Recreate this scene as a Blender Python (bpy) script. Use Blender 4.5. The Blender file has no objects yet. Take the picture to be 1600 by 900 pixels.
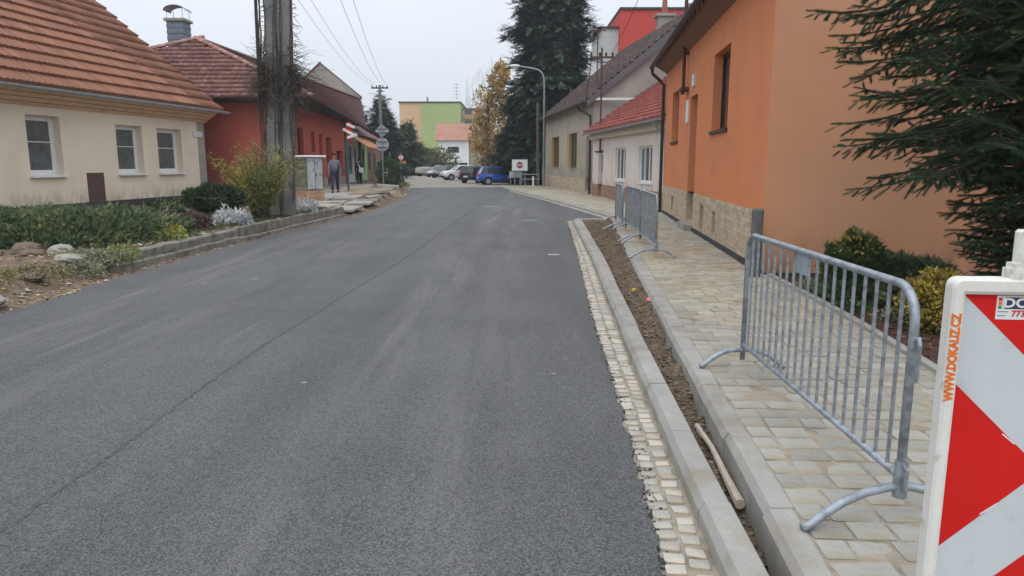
import bpy, bmesh, math, random
import numpy as np
from mathutils import Vector, Matrix, Euler
R = math.radians
random.seed(7); rng = np.random.default_rng(11)
sc = bpy.context.scene
C = sc.collection

# ------------------------------------------------------------------ camera, sky, sun, exposure
CAMZ = 1.8
cam = bpy.data.objects.new('camera', bpy.data.cameras.new('camera')); C.objects.link(cam)
cam.location = (0, 0, CAMZ); cam.rotation_euler = (R(90) - math.atan(195 / 1130.), 0, 0)
cam.data.sensor_width = 36; cam.data.lens = 36 * 1130 / 1600.; cam.data.clip_start = .05; cam.data.clip_end = 3000
sc.camera = cam
SUN_EL, SUN_AZ = 55, -165          # azimuth from +Y towards +X
w = bpy.data.worlds.new('World'); sc.world = w; w.use_nodes = True
nt = w.node_tree; nt.nodes.clear()
out = nt.nodes.new('ShaderNodeOutputWorld'); bg = nt.nodes.new('ShaderNodeBackground')
sky = nt.nodes.new('ShaderNodeTexSky'); sky.sky_type = 'NISHITA'; sky.sun_disc = False
sky.sun_elevation = R(SUN_EL); sky.sun_rotation = R(SUN_AZ); sky.dust_density = 4; sky.air_density = 1
tc = nt.nodes.new('ShaderNodeTexCoord'); sep = nt.nodes.new('ShaderNodeSeparateXYZ')
nt.links.new(tc.outputs['Generated'], sep.inputs[0])
mr = nt.nodes.new('ShaderNodeMapRange')            # cloud layer: overcast, paler at the horizon, brighter overhead
mr.inputs['From Min'].default_value = 0; mr.inputs['From Max'].default_value = 1
mr.inputs['To Min'].default_value = 7.3; mr.inputs['To Max'].default_value = 14.5
nt.links.new(sep.outputs['Z'], mr.inputs['Value'])
nz = nt.nodes.new('ShaderNodeTexNoise'); nz.inputs['Scale'].default_value = 2.2; nz.inputs['Detail'].default_value = 4
nt.links.new(tc.outputs['Generated'], nz.inputs['Vector'])
nr = nt.nodes.new('ShaderNodeMapRange'); nr.inputs['From Min'].default_value = .3; nr.inputs['From Max'].default_value = .7
nr.inputs['To Min'].default_value = .96; nr.inputs['To Max'].default_value = 1.04
nt.links.new(nz.outputs[0], nr.inputs['Value'])
mu = nt.nodes.new('ShaderNodeMath'); mu.operation = 'MULTIPLY'
nt.links.new(mr.outputs[0], mu.inputs[0]); nt.links.new(nr.outputs[0], mu.inputs[1])
vm = nt.nodes.new('ShaderNodeVectorMath'); vm.operation = 'SCALE'; vm.inputs[0].default_value = (.90, .965, 1.05)
nt.links.new(mu.outputs[0], vm.inputs['Scale'])
mx = nt.nodes.new('ShaderNodeMix'); mx.data_type = 'RGBA'; mx.inputs['Factor'].default_value = .95
nt.links.new(sky.outputs[0], mx.inputs['A']); nt.links.new(vm.outputs[0], mx.inputs['B'])
nt.links.new(mx.outputs['Result'], bg.inputs['Color']); bg.inputs['Strength'].default_value = .1
nt.links.new(bg.outputs[0], out.inputs['Surface'])
sun = bpy.data.objects.new('sun', bpy.data.lights.new('sun', 'SUN')); C.objects.link(sun)
sun.data.energy = .8; sun.data.angle = R(40); sun.data.color = (1, .97, .93)
sd = Vector((math.sin(R(SUN_AZ)) * math.cos(R(SUN_EL)), math.cos(R(SUN_AZ)) * math.cos(R(SUN_EL)), math.sin(R(SUN_EL))))
sun.rotation_euler = sd.to_track_quat('Z', 'Y').to_euler(); sun.location = (0, 0, 40)
sc.view_settings.view_transform = 'Standard'; sc.view_settings.look = 'None'
sc.view_settings.exposure = .22; sc.view_settings.gamma = 1
sc.cycles.max_bounces = 6; sc.cycles.diffuse_bounces = 3; sc.cycles.transparent_max_bounces = 8

# ------------------------------------------------------------------ materials
def srgb(r, g, b):
    f = lambda c: ((c / 255 + .055) / 1.055) ** 2.4 if c > 10 else c / 255 / 12.92
    return (f(r), f(g), f(b))
MATS = {}
def mat(name, col, rough=.8, var=.12, scale=6., bump=0., bscale=40., spec=.3, metal=0., island=0., objvar=0.,
        col2=None, c2scale=2., c2lo=.5, c2hi=.65, trans=0., detail=4., fine=0., fscale=200., emit=0, stretch=None, coord='Object', bdist=.02):
    """base colour with broad mottling, an optional second (stain / wear) colour, fine speckle and bump"""
    if name in MATS: return MATS[name]
    m = bpy.data.materials.new(name); m.use_nodes = True; t = m.node_tree; N = t.nodes; L = t.links
    b = N['Principled BSDF']
    b.inputs['Roughness'].default_value = rough; b.inputs['Metallic'].default_value = metal
    b.inputs['Specular IOR Level'].default_value = spec
    co = N.new('ShaderNodeTexCoord'); vec = co.outputs[coord]
    if coord == 'World':
        pass
    if stretch:
        mp = N.new('ShaderNodeMapping'); mp.inputs['Scale'].default_value = stretch; L.new(vec, mp.inputs[0]); sv = mp.outputs[0]
    else: sv = vec
    def noise(s, d=detail, v=None):
        n = N.new('ShaderNodeTexNoise'); n.inputs['Scale'].default_value = s; n.inputs['Detail'].default_value = d
        L.new(v or vec, n.inputs['Vector']); return n.outputs[0]
    def rngm(v, a, bb, lo, hi):
        r = N.new('ShaderNodeMapRange'); r.inputs['From Min'].default_value = a; r.inputs['From Max'].default_value = bb
        r.inputs['To Min'].default_value = lo; r.inputs['To Max'].default_value = hi; L.new(v, r.inputs['Value']); return r.outputs[0]
    base = N.new('ShaderNodeRGB'); base.outputs[0].default_value = (*col, 1); cur = base.outputs[0]
    if col2:
        k = N.new('ShaderNodeMix'); k.data_type = 'RGBA'; k.inputs['B'].default_value = (*col2, 1)
        L.new(rngm(noise(c2scale, 6, sv), c2lo, c2hi, 0, 1), k.inputs['Factor']); L.new(cur, k.inputs['A']); cur = k.outputs['Result']
    fac = rngm(noise(scale), .25, .75, 1 - var, 1 + var)
    def mul(a, bb):
        q = N.new('ShaderNodeMath'); q.operation = 'MULTIPLY'; L.new(a, q.inputs[0]); L.new(bb, q.inputs[1]); return q.outputs[0]
    if fine: fac = mul(fac, rngm(noise(fscale, 2), .3, .7, 1 - fine, 1 + fine))
    if island:
        g = N.new('ShaderNodeNewGeometry'); fac = mul(fac, rngm(g.outputs['Random Per Island'], 0, 1, 1 - island, 1 + island))
    if objvar:
        g = N.new('ShaderNodeObjectInfo'); fac = mul(fac, rngm(g.outputs['Random'], 0, 1, 1 - objvar, 1 + objvar))
    s = N.new('ShaderNodeVectorMath'); s.operation = 'SCALE'; L.new(cur, s.inputs[0]); L.new(fac, s.inputs['Scale'])
    L.new(s.outputs[0], b.inputs['Base Color'])
    if bump:
        bn = N.new('ShaderNodeBump'); bn.inputs['Strength'].default_value = bump; bn.inputs['Distance'].default_value = bdist
        L.new(noise(bscale, 5), bn.inputs['Height']); L.new(bn.outputs[0], b.inputs['Normal'])
    if trans:
        tr = N.new('ShaderNodeBsdfTranslucent'); L.new(s.outputs[0], tr.inputs[0])
        ms = N.new('ShaderNodeMixShader'); ms.inputs[0].default_value = trans
        L.new(b.outputs[0], ms.inputs[1]); L.new(tr.outputs[0], ms.inputs[2]); L.new(ms.outputs[0], N['Material Output'].inputs['Surface'])
    MATS[name] = m; return m

def stucco(name, col, **k):
    a = dict(rough=.92, var=.07, scale=.9, bump=.35, bscale=60, spec=.12, fine=.05, fscale=90, bdist=.006); a.update(k)
    return mat(name, col, **a)
m_cream = stucco('cream_render', (.78, .70, .56), col2=(.70, .62, .49), c2scale=.5, c2lo=.45, c2hi=.75)
m_redw = stucco('red_render', (.44, .115, .085), col2=(.36, .09, .07), c2scale=.4, c2lo=.45, c2hi=.8)
m_orange = stucco('orange_render', (.66, .243, .112), var=.07, scale=1.4, col2=(.60, .23, .12), c2scale=.6, c2lo=.5, c2hi=.8, stretch=(1, 1, .35))
m_peach = stucco('peach_render', (.58, .29, .165), var=.07, scale=.8, col2=(.56, .315, .20), c2scale=.25, c2lo=.45, c2hi=.7)
m_pink = stucco('pale_pink_render', (.74, .66, .60), col2=(.62, .56, .5), c2scale=.7, c2lo=.5, c2hi=.8)
m_beige = stucco('beige_render', (.47, .42, .335), col2=(.36, .325, .26), c2scale=.6, c2lo=.42, c2hi=.7)
m_gable = stucco('weathered_grey_render', (.36, .335, .295), col2=(.27, .245, .21), c2scale=.5, c2lo=.4, c2hi=.7, var=.15)
m_white = mat('white_plastic_frame', (.78, .79, .8), rough=.4, var=.03, spec=.4)
m_whitewall = stucco('white_render', (.68, .69, .68))
m_glass = mat('window_glass', (.035, .04, .045), rough=.06, var=.3, scale=1.5, spec=.6)
m_glasscur = mat('window_glass_with_curtain', (.10, .11, .115), rough=.12, var=.35, scale=3, spec=.5, stretch=(1, 1, 1))
m_zinc = mat('zinc_gutter', (.36, .40, .43), rough=.5, metal=.25, var=.12, scale=3, col2=(.28, .30, .31), c2scale=3)
m_galv = mat('galvanised_steel', (.34, .375, .41), rough=.5, metal=.5, var=.2, scale=14, col2=(.25, .275, .30), c2scale=22, c2lo=.47, c2hi=.6, bump=.25, bscale=90, fine=.12, fscale=220, bdist=.004)
m_darkmet = mat('dark_brown_metal', (.045, .033, .03), rough=.5, metal=.3, var=.2)
m_rust = mat('rusty_iron', (.10, .05, .04), rough=.7, metal=.2, var=.3, scale=12)
m_plinth = mat('dark_plinth', (.05, .052, .055), rough=.8, var=.2)
m_stone = mat('sandstone_cladding', (.50, .40, .29), rough=.9, var=.15, scale=14, island=.16, bump=.5, bscale=50)
m_brick = mat('sand_lime_brick', (.52, .43, .32), rough=.9, var=.15, scale=12, island=.2, bump=.4, bscale=50)
m_tileor = mat('orange_clay_tile', (.27, .122, .075), rough=.8, var=.25, scale=1.2, objvar=.2, island=.16, col2=(.20, .11, .075), c2scale=1.7, c2lo=.53, c2hi=.75, spec=.2)
m_tilered = mat('weathered_red_clay_tile', (.185, .09, .075), rough=.75, var=.25, scale=3, island=.2, spec=.2, col2=(.27, .165, .15), c2scale=5, c2lo=.5, c2hi=.7)
m_tiledark = mat('dark_red_roof_tile', (.155, .055, .05), rough=.6, var=.15, scale=2, island=.12, spec=.25)
m_tilepink = mat('bright_red_clay_tile', (.36, .11, .085), rough=.75, var=.2, scale=3, island=.18, spec=.2)
m_tilebrown = mat('faded_brown_roof_tile', (.205, .15, .14), rough=.8, var=.25, scale=3, island=.2, spec=.2, col2=(.13, .085, .075), c2scale=2)
m_wood = mat('varnished_soffit_board', (.68, .47, .30), rough=.6, var=.15, scale=3, stretch=(1, 1, 8))
m_asph = None
m_conc = mat('cast_concrete', (.325, .313, .287), rough=.9, var=.12, scale=5, bump=.5, bscale=90, col2=(.28, .25, .205), c2scale=3.5, c2lo=.48, c2hi=.68, fine=.12, fscale=160, objvar=.06, bdist=.006)
m_concold = mat('old_mossy_concrete', (.25, .235, .20), rough=.95, var=.25, scale=7, bump=.6, bscale=60, col2=(.15, .14, .105), c2scale=4, c2lo=.45, c2hi=.65, objvar=.15)
m_pole = mat('pole_concrete', (.215, .21, .205), rough=.95, var=.2, scale=3, bump=.4, bscale=40, col2=(.17, .165, .155), c2scale=2.5, c2lo=.45, c2hi=.65, stretch=(1, 1, .25))
m_paver = mat('concrete_paver', (.325, .31, .275), rough=.92, var=.14, scale=9, bump=.5, bscale=70, objvar=.13, island=.1, fine=.1, fscale=150, col2=(.28, .245, .185), c2scale=5, c2lo=.5, c2hi=.64, bdist=.008)
m_paverfar = mat('sanded_concrete_paver', (.36, .333, .275), rough=.92, var=.16, scale=2, bump=.5, bscale=70, island=.15, fine=.08, fscale=80, col2=(.37, .315, .225), c2scale=.9, c2lo=.45, c2hi=.62)
m_sett = mat('granite_sett', (.40, .375, .335), rough=.85, var=.14, scale=12, bump=.5, bscale=80, objvar=.2, island=.14, fine=.12, fscale=190, col2=(.42, .36, .28), c2scale=9, c2lo=.5, c2hi=.65, bdist=.008)
m_sand = mat('jointing_sand', (.34, .29, .22), rough=1, var=.2, scale=8, bump=.7, bscale=130, fine=.25, fscale=260, col2=(.22, .18, .13), c2scale=6, c2lo=.5, c2hi=.7, bdist=.01)
m_soil = mat('dug_soil', (.15, .108, .074), rough=1, var=.3, scale=5, bump=1., bscale=35, fine=.3, fscale=120, col2=(.12, .088, .062), c2scale=3, c2lo=.42, c2hi=.62, bdist=.03)
m_soilbed = mat('garden_soil', (.15, .115, .085), rough=1, var=.35, scale=3, bump=1., bscale=30, fine=.35, fscale=90, col2=(.075, .085, .04), c2scale=1.4, c2lo=.5, c2hi=.62, bdist=.03)
m_verge = mat('leaf_strewn_verge', (.17, .12, .085), rough=1, var=.35, scale=6, bump=1., bscale=40, fine=.4, fscale=110, col2=(.24, .185, .125), c2scale=9, c2lo=.52, c2hi=.65, bdist=.03)
m_mulch = mat('bark_mulch', (.085, .045, .032), rough=1, var=.4, scale=12, bump=1., bscale=60, fine=.4, fscale=150, bdist=.03)
m_grass = mat('rough_grass', (.10, .125, .045), rough=1, var=.35, scale=3, bump=1, bscale=50, fine=.3)
m_ground = mat('ground_soil', (.14, .125, .085), rough=1, var=.3, scale=.2, bump=.5, bscale=10, col2=(.08, .10, .04), c2scale=.12)
m_oldroad = mat('dusty_old_road', (.30, .275, .235), rough=.95, var=.12, scale=.6, fine=.1, fscale=30, col2=(.24, .20, .155), c2scale=.35, c2lo=.5, c2hi=.7, bump=.3, bscale=30)
m_slab = mat('pavement_slab_concrete', (.36, .335, .30), rough=.95, var=.15, scale=4, bump=.4, bscale=50, objvar=.12, col2=(.27, .23, .18), c2scale=2)
m_bark = mat('bark', (.10, .08, .065), rough=.95, var=.3, scale=10, bump=.8, bscale=25, stretch=(1, 1, .2))
m_barkpale = mat('birch_bark', (.32, .30, .27), rough=.9, var=.3, scale=6)
m_twig = mat('dry_twig', (.085, .072, .06), rough=.95, var=.3, scale=9)
m_needle = mat('spruce_needles', (.046, .088, .044), rough=.7, var=.4, scale=2.5, island=.5, spec=.15, col2=(.065, .075, .035), c2scale=3.5, c2lo=.5, c2hi=.65)
m_needlefar = mat('far_spruce_needles', (.055, .095, .066), rough=.7, var=.4, scale=.35, island=.45, spec=.2)
m_needlefar2 = mat('young_spruce_needles', (.05, .082, .036), rough=.7, var=.4, scale=.35, island=.45, spec=.2)
m_juniper = mat('juniper_foliage', (.095, .14, .072), rough=.7, var=.45, scale=3, island=.5, spec=.2, col2=(.20, .215, .10), c2scale=2.2, c2lo=.5, c2hi=.62)
m_box = mat('dark_shrub_leaf', (.04, .062, .028), rough=.6, var=.3, scale=4, island=.45)
m_green = mat('green_bush_leaf', (.055, .105, .038), rough=.6, var=.3, scale=4, island=.45)
m_yellowg = mat('yellow_green_leaf', (.40, .35, .09), rough=.65, var=.3, scale=3, island=.45, trans=.2)
m_gold = mat('golden_conifer_leaf', (.36, .27, .06), rough=.65, var=.3, scale=6, island=.45)
m_greeng = mat('olive_conifer_leaf', (.085, .115, .035), rough=.65, var=.4, scale=5, island=.45)
m_autumn = mat('autumn_leaf', (.52, .345, .12), rough=.7, var=.35, scale=.5, island=.4, trans=.25, col2=(.26, .24, .09), c2scale=.35, c2lo=.5, c2hi=.65)
m_yellow = mat('yellow_leaf', (.48, .36, .07), rough=.7, var=.3, scale=1.5, island=.35, trans=.25)
m_silver = mat('silver_leaf', (.55, .57, .58), rough=.8, var=.2, scale=6, island=.25)
m_heather = mat('heather_brown', (.135, .085, .08), rough=.9, var=.3, scale=6, island=.4)
m_fade = mat('dry_sedge', (.25, .26, .17), rough=.9, var=.3, scale=6, island=.4)
m_hedge = mat('bare_brown_hedge', (.10, .078, .058), rough=.9, var=.4, scale=1, island=.5)
m_rock = mat('field_rock', (.165, .125, .095), rough=.95, var=.25, scale=5, bump=.8, bscale=18)
m_rockp = mat('pale_rock', (.30, .28, .24), rough=.9, var=.15, scale=5, bump=.5, bscale=18)
m_black = mat('black_rubber', (.02, .02, .02), rough=.8, var=.2)
m_plastic = mat('dirty_white_plastic', (.72, .71, .66), rough=.6, var=.07, scale=6, spec=.3, col2=(.42, .38, .30), c2scale=16, c2lo=.58, c2hi=.74, fine=.06, fscale=180, bump=.05)
m_reflw = mat('white_reflective_foil', (.56, .60, .62), rough=.5, var=.05, scale=6, spec=.35, col2=(.44, .45, .44), c2scale=9, c2lo=.56, c2hi=.8, fine=.03, fscale=200, bump=.05, bscale=300)
m_reflr = mat('red_reflective_foil', (.60, .012, .010), rough=.5, var=.07, scale=3, spec=.25, bump=.04, bscale=300)
m_orprint = mat('orange_print', (.75, .17, .02), rough=.6, var=.15, scale=60)
m_dkblue = mat('dark_blue_print', (.04, .05, .09), rough=.5, var=.05)
m_redprint = mat('red_print', (.55, .03, .03), rough=.5, var=.05)
m_grnprint = mat('green_print', (.07, .3, .07), rough=.5, var=.05)
m_grprint = mat('grey_print', (.25, .26, .27), rough=.5, var=.05)
m_paint = mat('white_paint', (.72, .73, .73), rough=.6, var=.08, scale=3)
m_signback = mat('sign_back_aluminium', (.38, .42, .47), rough=.5, metal=.3, var=.08)
m_terra = mat('terracotta', (.30, .12, .08), rough=.9, var=.2)
m_bluep = mat('blue_slate_brick', (.16, .19, .23), rough=.8, var=.2, scale=5, island=.2)

def asphalt():
    m = bpy.data.materials.new('fresh_asphalt'); m.use_nodes = True; t = m.node_tree; N = t.nodes; L = t.links
    b = N['Principled BSDF']; b.inputs['Roughness'].default_value = .72; b.inputs['Specular IOR Level'].default_value = .45
    co = N.new('ShaderNodeTexCoord').outputs['Object']
    def noise(s, d=3, v=co, r=.5):
        n = N.new('ShaderNodeTexNoise'); n.inputs['Scale'].default_value = s; n.inputs['Detail'].default_value = d
        n.inputs['Roughness'].default_value = r; L.new(v, n.inputs['Vector']); return n.outputs[0]
    def mapped(scale, rot=0, loc=(0, 0, 0)):
        mp = N.new('ShaderNodeMapping'); mp.inputs['Scale'].default_value = scale; mp.inputs['Rotation'].default_value = (0, 0, rot)
        mp.inputs['Location'].default_value = loc; L.new(co, mp.inputs[0]); return mp.outputs[0]
    def rg(v, a, bb, lo, hi):
        r = N.new('ShaderNodeMapRange'); r.inputs['From Min'].default_value = a; r.inputs['From Max'].default_value = bb
        r.inputs['To Min'].default_value = lo; r.inputs['To Max'].default_value = hi; L.new(v, r.inputs['Value']); return r.outputs[0]
    def mathn(op, a, bb):
        q = N.new('ShaderNodeMath'); q.operation = op
        for i, x in enumerate((a, bb)):
            if isinstance(x, (int, float)): q.inputs[i].default_value = x
            else: L.new(x, q.inputs[i])
        return q.outputs[0]
    vor = N.new('ShaderNodeTexVoronoi'); vor.inputs['Scale'].default_value = 120; L.new(co, vor.inputs['Vector'])
    stone = rg(vor.outputs['Color'], 0, 1, .3, 1.85)      # every aggregate grain has its own tone
    gap = rg(vor.outputs['Distance'], .0, .75, 1.12, .62)
    fac = mathn('MULTIPLY', stone, gap)
    fac = mathn('MULTIPLY', fac, rg(noise(330, 2), .3, .7, .75, 1.25))
    fac = mathn('MULTIPLY', fac, rg(noise(.55, 5), .3, .7, .86, 1.14))
    fac = mathn('MULTIPLY', fac, rg(noise(1., 4, mapped((1.6, .12, 1))), .3, .7, .86, 1.16))   # roller and tyre lanes along the road
    base = N.new('ShaderNodeVectorMath'); base.operation = 'SCALE'; base.inputs[0].default_value = (.108, .107, .109); L.new(fac, base.inputs['Scale'])
    # pale dust: broad streaks along the road and small dried splashes
    d1 = mathn('MULTIPLY', rg(noise(1., 8, mapped((3.2, .22, 1), R(-4)), .62), .58, .80, 0, 1), rg(noise(.35, 2), .45, .6, 0, 1))
    d2 = rg(noise(2.6, 3, mapped((1, 1, 1), 0, (3.7, 1.1, 0))), .735, .765, 0, .8)
    d3 = mathn('MULTIPLY', rg(noise(5.5, 9, mapped((1, .6, 1), 0, (9, 4, 0)), .7), .60, .72, 0, .75), rg(noise(.28, 2, mapped((1, 1, 1), 0, (5, 5, 0))), .52, .62, 0, 1))
    dd = mathn('MAXIMUM', mathn('MAXIMUM', mathn('MULTIPLY', d1, .8), d2), mathn('MULTIPLY', d3, .6))
    def band(x0, wd, slope, amp):      # dusty wheel track: a soft band running up the road
        sp = N.new('ShaderNodeSeparateXYZ'); L.new(co, sp.inputs[0])
        t = mathn('SUBTRACT', mathn('SUBTRACT', sp.outputs['X'], x0), mathn('MULTIPLY', sp.outputs['Y'], slope))
        t = mathn('ADD', t, rg(noise(.5, 2), 0, 1, -.35, .35)); a_ = mathn('ABSOLUTE', t, 0)
        return mathn('MULTIPLY', rg(a_, 0, wd, 1, 0), mathn('MULTIPLY', rg(noise(1., 7, mapped((4, .3, 1), 0, (x0, 0, 0)), .65), .42, .72, 0, amp), rg(noise(.22, 2, mapped((1, 1, 1), 0, (x0 * 3, 2, 0))), .35, .6, .15, 1)))
    lane_ = mathn('MAXIMUM', mathn('MAXIMUM', band(-1.35, .42, .03, 1.), band(-.35, .5, .02, .8)), mathn('MAXIMUM', band(-3.6, .5, .0, .6), band(-4.9, .5, .0, .65)))
    k = N.new('ShaderNodeMix'); k.data_type = 'RGBA'; k.inputs['B'].default_value = (.33, .31, .27, 1)
    L.new(mathn('MULTIPLY', mathn('MAXIMUM', dd, lane_), rg(noise(120, 3), .38, .62, .1, 1)), k.inputs['Factor']); L.new(base.outputs[0], k.inputs['A'])
    L.new(k.outputs['Result'], b.inputs['Base Color'])
    bn = N.new('ShaderNodeBump'); bn.inputs['Strength'].default_value = .75; bn.inputs['Distance'].default_value = .006
    hh = mathn('ADD', mathn('MULTIPLY', vor.outputs['Distance'], -1.), mathn('MULTIPLY', noise(50, 4), .9)); L.new(hh, bn.inputs['Height'])
    L.new(bn.outputs[0], b.inputs['Normal'])
    return m
m_asph = asphalt()
def base_dirt(m, z0, z1, col):
    """splashed dirt on the foot of a wall, in ragged runs"""
    N = m.node_tree.nodes; L = m.node_tree.links; b = N['Principled BSDF']; src = b.inputs['Base Color'].links[0].from_socket
    co = N.new('ShaderNodeTexCoord').outputs['Object']; sp = N.new('ShaderNodeSeparateXYZ'); L.new(co, sp.inputs[0])
    a = N.new('ShaderNodeMapRange'); a.inputs['From Min'].default_value = z0; a.inputs['From Max'].default_value = z1; a.inputs['To Min'].default_value = .95; a.inputs['To Max'].default_value = 0; L.new(sp.outputs['Z'], a.inputs['Value'])
    mp = N.new('ShaderNodeMapping'); mp.inputs['Scale'].default_value = (1, 1, .35); L.new(co, mp.inputs[0])
    n = N.new('ShaderNodeTexNoise'); n.inputs['Scale'].default_value = 5; n.inputs['Detail'].default_value = 8; L.new(mp.outputs[0], n.inputs['Vector'])
    q = N.new('ShaderNodeMapRange'); q.inputs['From Min'].default_value = .36; q.inputs['From Max'].default_value = .66; L.new(n.outputs[0], q.inputs['Value'])
    mu_ = N.new('ShaderNodeMath'); mu_.operation = 'MULTIPLY'; L.new(a.outputs[0], mu_.inputs[0]); L.new(q.outputs[0], mu_.inputs[1])
    k = N.new('ShaderNodeMix'); k.data_type = 'RGBA'; k.inputs['B'].default_value = (*col, 1); L.new(mu_.outputs[0], k.inputs['Factor']); L.new(src, k.inputs['A']); L.new(k.outputs['Result'], b.inputs['Base Color'])
base_dirt(m_peach, .0, .75, (.27, .17, .11)); base_dirt(m_cream, .15, .75, (.42, .36, .28)); base_dirt(m_redw, .2, 1.4, (.24, .10, .075)); base_dirt(m_pink, .55, 1.1, (.45, .37, .31)); base_dirt(m_beige, .8, 1.7, (.27, .235, .19))

def siding(name, col, col2, pitch):
    """plain tone with horizontal joints in local Z, for walls too far away to model each board"""
    return mat(name, col, rough=.85, var=.08, scale=.3, col2=col2, c2scale=.3, c2lo=.5, c2hi=.7)

# ------------------------------------------------------------------ mesh helpers
class MB:
    def __init__(s): s.v = []; s.f = []; s.np = []
    def add(s, vs, fs):
        n = len(s.v); s.v.extend([tuple(p) for p in vs]); s.f.extend([tuple(i + n for i in q) for q in fs]); return s
    def box(s, c, d, M=None):
        x, y, z = d[0] / 2, d[1] / 2, d[2] / 2
        vs = [Vector((i * x, j * y, k * z)) for k in (-1, 1) for j in (-1, 1) for i in (-1, 1)]
        if M is not None: vs = [M @ p for p in vs]
        vs = [p + Vector(c) for p in vs]
        return s.add(vs, [(0, 2, 3, 1), (4, 5, 7, 6), (0, 1, 5, 4), (2, 6, 7, 3), (0, 4, 6, 2), (1, 3, 7, 5)])
    def bb(s, a, b):
        return s.box([(a[i] + b[i]) / 2 for i in range(3)], [abs(b[i] - a[i]) for i in range(3)])
    def bev(s, c, d, r, M=None):
        """box with a chamfered top (stone, kerb)"""
        x, y, z = d[0] / 2, d[1] / 2, d[2] / 2
        vs = [(-x, -y, -z), (x, -y, -z), (x, y, -z), (-x, y, -z), (-x, -y, z - r), (x, -y, z - r), (x, y, z - r), (-x, y, z - r),
              (-x + r, -y + r, z), (x - r, -y + r, z), (x - r, y - r, z), (-x + r, y - r, z)]
        vs = [Vector(p) for p in vs]
        if M is not None: vs = [M @ p for p in vs]
        vs = [p + Vector(c) for p in vs]
        return s.add(vs, [(0, 3, 2, 1), (0, 1, 5, 4), (1, 2, 6, 5), (2, 3, 7, 6), (3, 0, 4, 7), (4, 5, 9, 8), (5, 6, 10, 9), (6, 7, 11, 10), (7, 4, 8, 11), (8, 9, 10, 11)])
    def tube(s, pts, r, n=8, caps=True):
        pts = [Vector(p) for p in pts]; rs = r if isinstance(r, (list, tuple)) else [r] * len(pts)
        ring = []; up = None
        for i, p in enumerate(pts):
            a = pts[max(i - 1, 0)]; b = pts[min(i + 1, len(pts) - 1)]; t = (b - a)
            if t.length < 1e-9: t = Vector((0, 0, 1))
            t.normalize()
            if up is None:
                up = Vector((0, 0, 1)) if abs(t.z) < .9 else Vector((1, 0, 0))
            x = t.cross(up)
            if x.length < 1e-4: x = t.cross(Vector((1, .3, 0)))
            x.normalize(); y = x.cross(t).normalized(); up = y
            ring.append([p + (x * math.cos(2 * math.pi * k / n) + y * math.sin(2 * math.pi * k / n)) * rs[i] for k in range(n)])
        vs = [q for rr in ring for q in rr]; fs = []
        for i in range(len(pts) - 1):
            for k in range(n):
                a = i * n + k; b = i * n + (k + 1) % n; fs.append((a, b, b + n, a + n))
        if caps: fs.append(tuple(range(n))[::-1]); fs.append(tuple((len(pts) - 1) * n + k for k in range(n)))
        return s.add(vs, fs)
    def prism(s, poly, a, b, ax='y'):
        """2D polygon extruded between a and b; ax y: poly=(x,z); x: poly=(y,z); z: poly=(x,y)"""
        f = {'y': lambda p, t: (p[0], t, p[1]), 'x': lambda p, t: (t, p[0], p[1]), 'z': lambda p, t: (p[0], p[1], t)}[ax]
        n = len(poly); vs = [f(p, a) for p in poly] + [f(p, b) for p in poly]
        fs = [tuple(range(n))[::-1], tuple(range(n, 2 * n))] + [(i, (i + 1) % n, (i + 1) % n + n, i + n) for i in range(n)]
        return s.add(vs, fs)
    def quad(s, *p): return s.add(p, [tuple(range(len(p)))])
    def ball(s, c, r, n=10, m=6, jit=0., seed=0):
        q = random.Random(seed); r = r if isinstance(r, (list, tuple)) else (r, r, r); vs = []; fs = []
        for j in range(m + 1):
            th = math.pi * j / m
            for i in range(n):
                ph = 2 * math.pi * i / n; k = 1 + q.uniform(-jit, jit)
                if j in (0, m): k = 1
                vs.append((c[0] + r[0] * k * math.sin(th) * math.cos(ph), c[1] + r[1] * k * math.sin(th) * math.sin(ph), c[2] + r[2] * k * math.cos(th)))
        for j in range(m):
            for i in range(n):
                a = j * n + i; b = j * n + (i + 1) % n; fs.append((a, a + n, b + n, b))
        return s.add(vs, fs)
    def mesh(s, name, off=(0, 0, 0)):
        me = bpy.data.meshes.new(name); ox, oy, oz = off
        me.from_pydata([(x - ox, y - oy, z - oz) for x, y, z in s.v], [], s.f); me.update(); return me
def link(name, me, m=None, parent=None, smooth=False):
    o = bpy.data.objects.new(name, me); C.objects.link(o)
    if m and me and not me.materials: me.materials.append(m)
    if parent is not None: o.parent = parent
    if smooth: me.polygons.foreach_set('use_smooth', [True] * len(me.polygons))
    return o
def wloc(o):
    v = Vector((0, 0, 0))
    while o is not None: v += o.location; o = o.parent
    return v
def part(name, mb, m, parent=None, smooth=False, label=None, world=True):
    off = wloc(parent) if (parent is not None and world) else (0, 0, 0)
    me = mb.mesh(name, off); o = link(name, me, m, parent, smooth)
    if label: o['label'] = label
    return o
def thing(name, label, cat, loc=(0, 0, 0), rz=0, group=None):
    o = bpy.data.objects.new(name, None); C.objects.link(o); o.location = loc; o.rotation_euler = (0, 0, rz)
    o.empty_display_size = .2
    return tag(o, label, cat, group)
def tag(o, label, cat, group=None):
    o['label'] = label; o['category'] = cat
    if group: o['group'] = group
    return o
def struct(name, mb, m, smooth=False):
    o = part(name, mb, m, smooth=smooth) if isinstance(mb, MB) else link(name, mb, m, smooth=smooth)
    o['kind'] = 'structure'; return o
def stuff(o): o['kind'] = 'stuff'; return o
def copy_tree(o, parent=None):
    c = o.copy(); C.objects.link(c); c.parent = parent
    for ch in o.children: copy_tree(ch, c)
    return c
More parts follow.
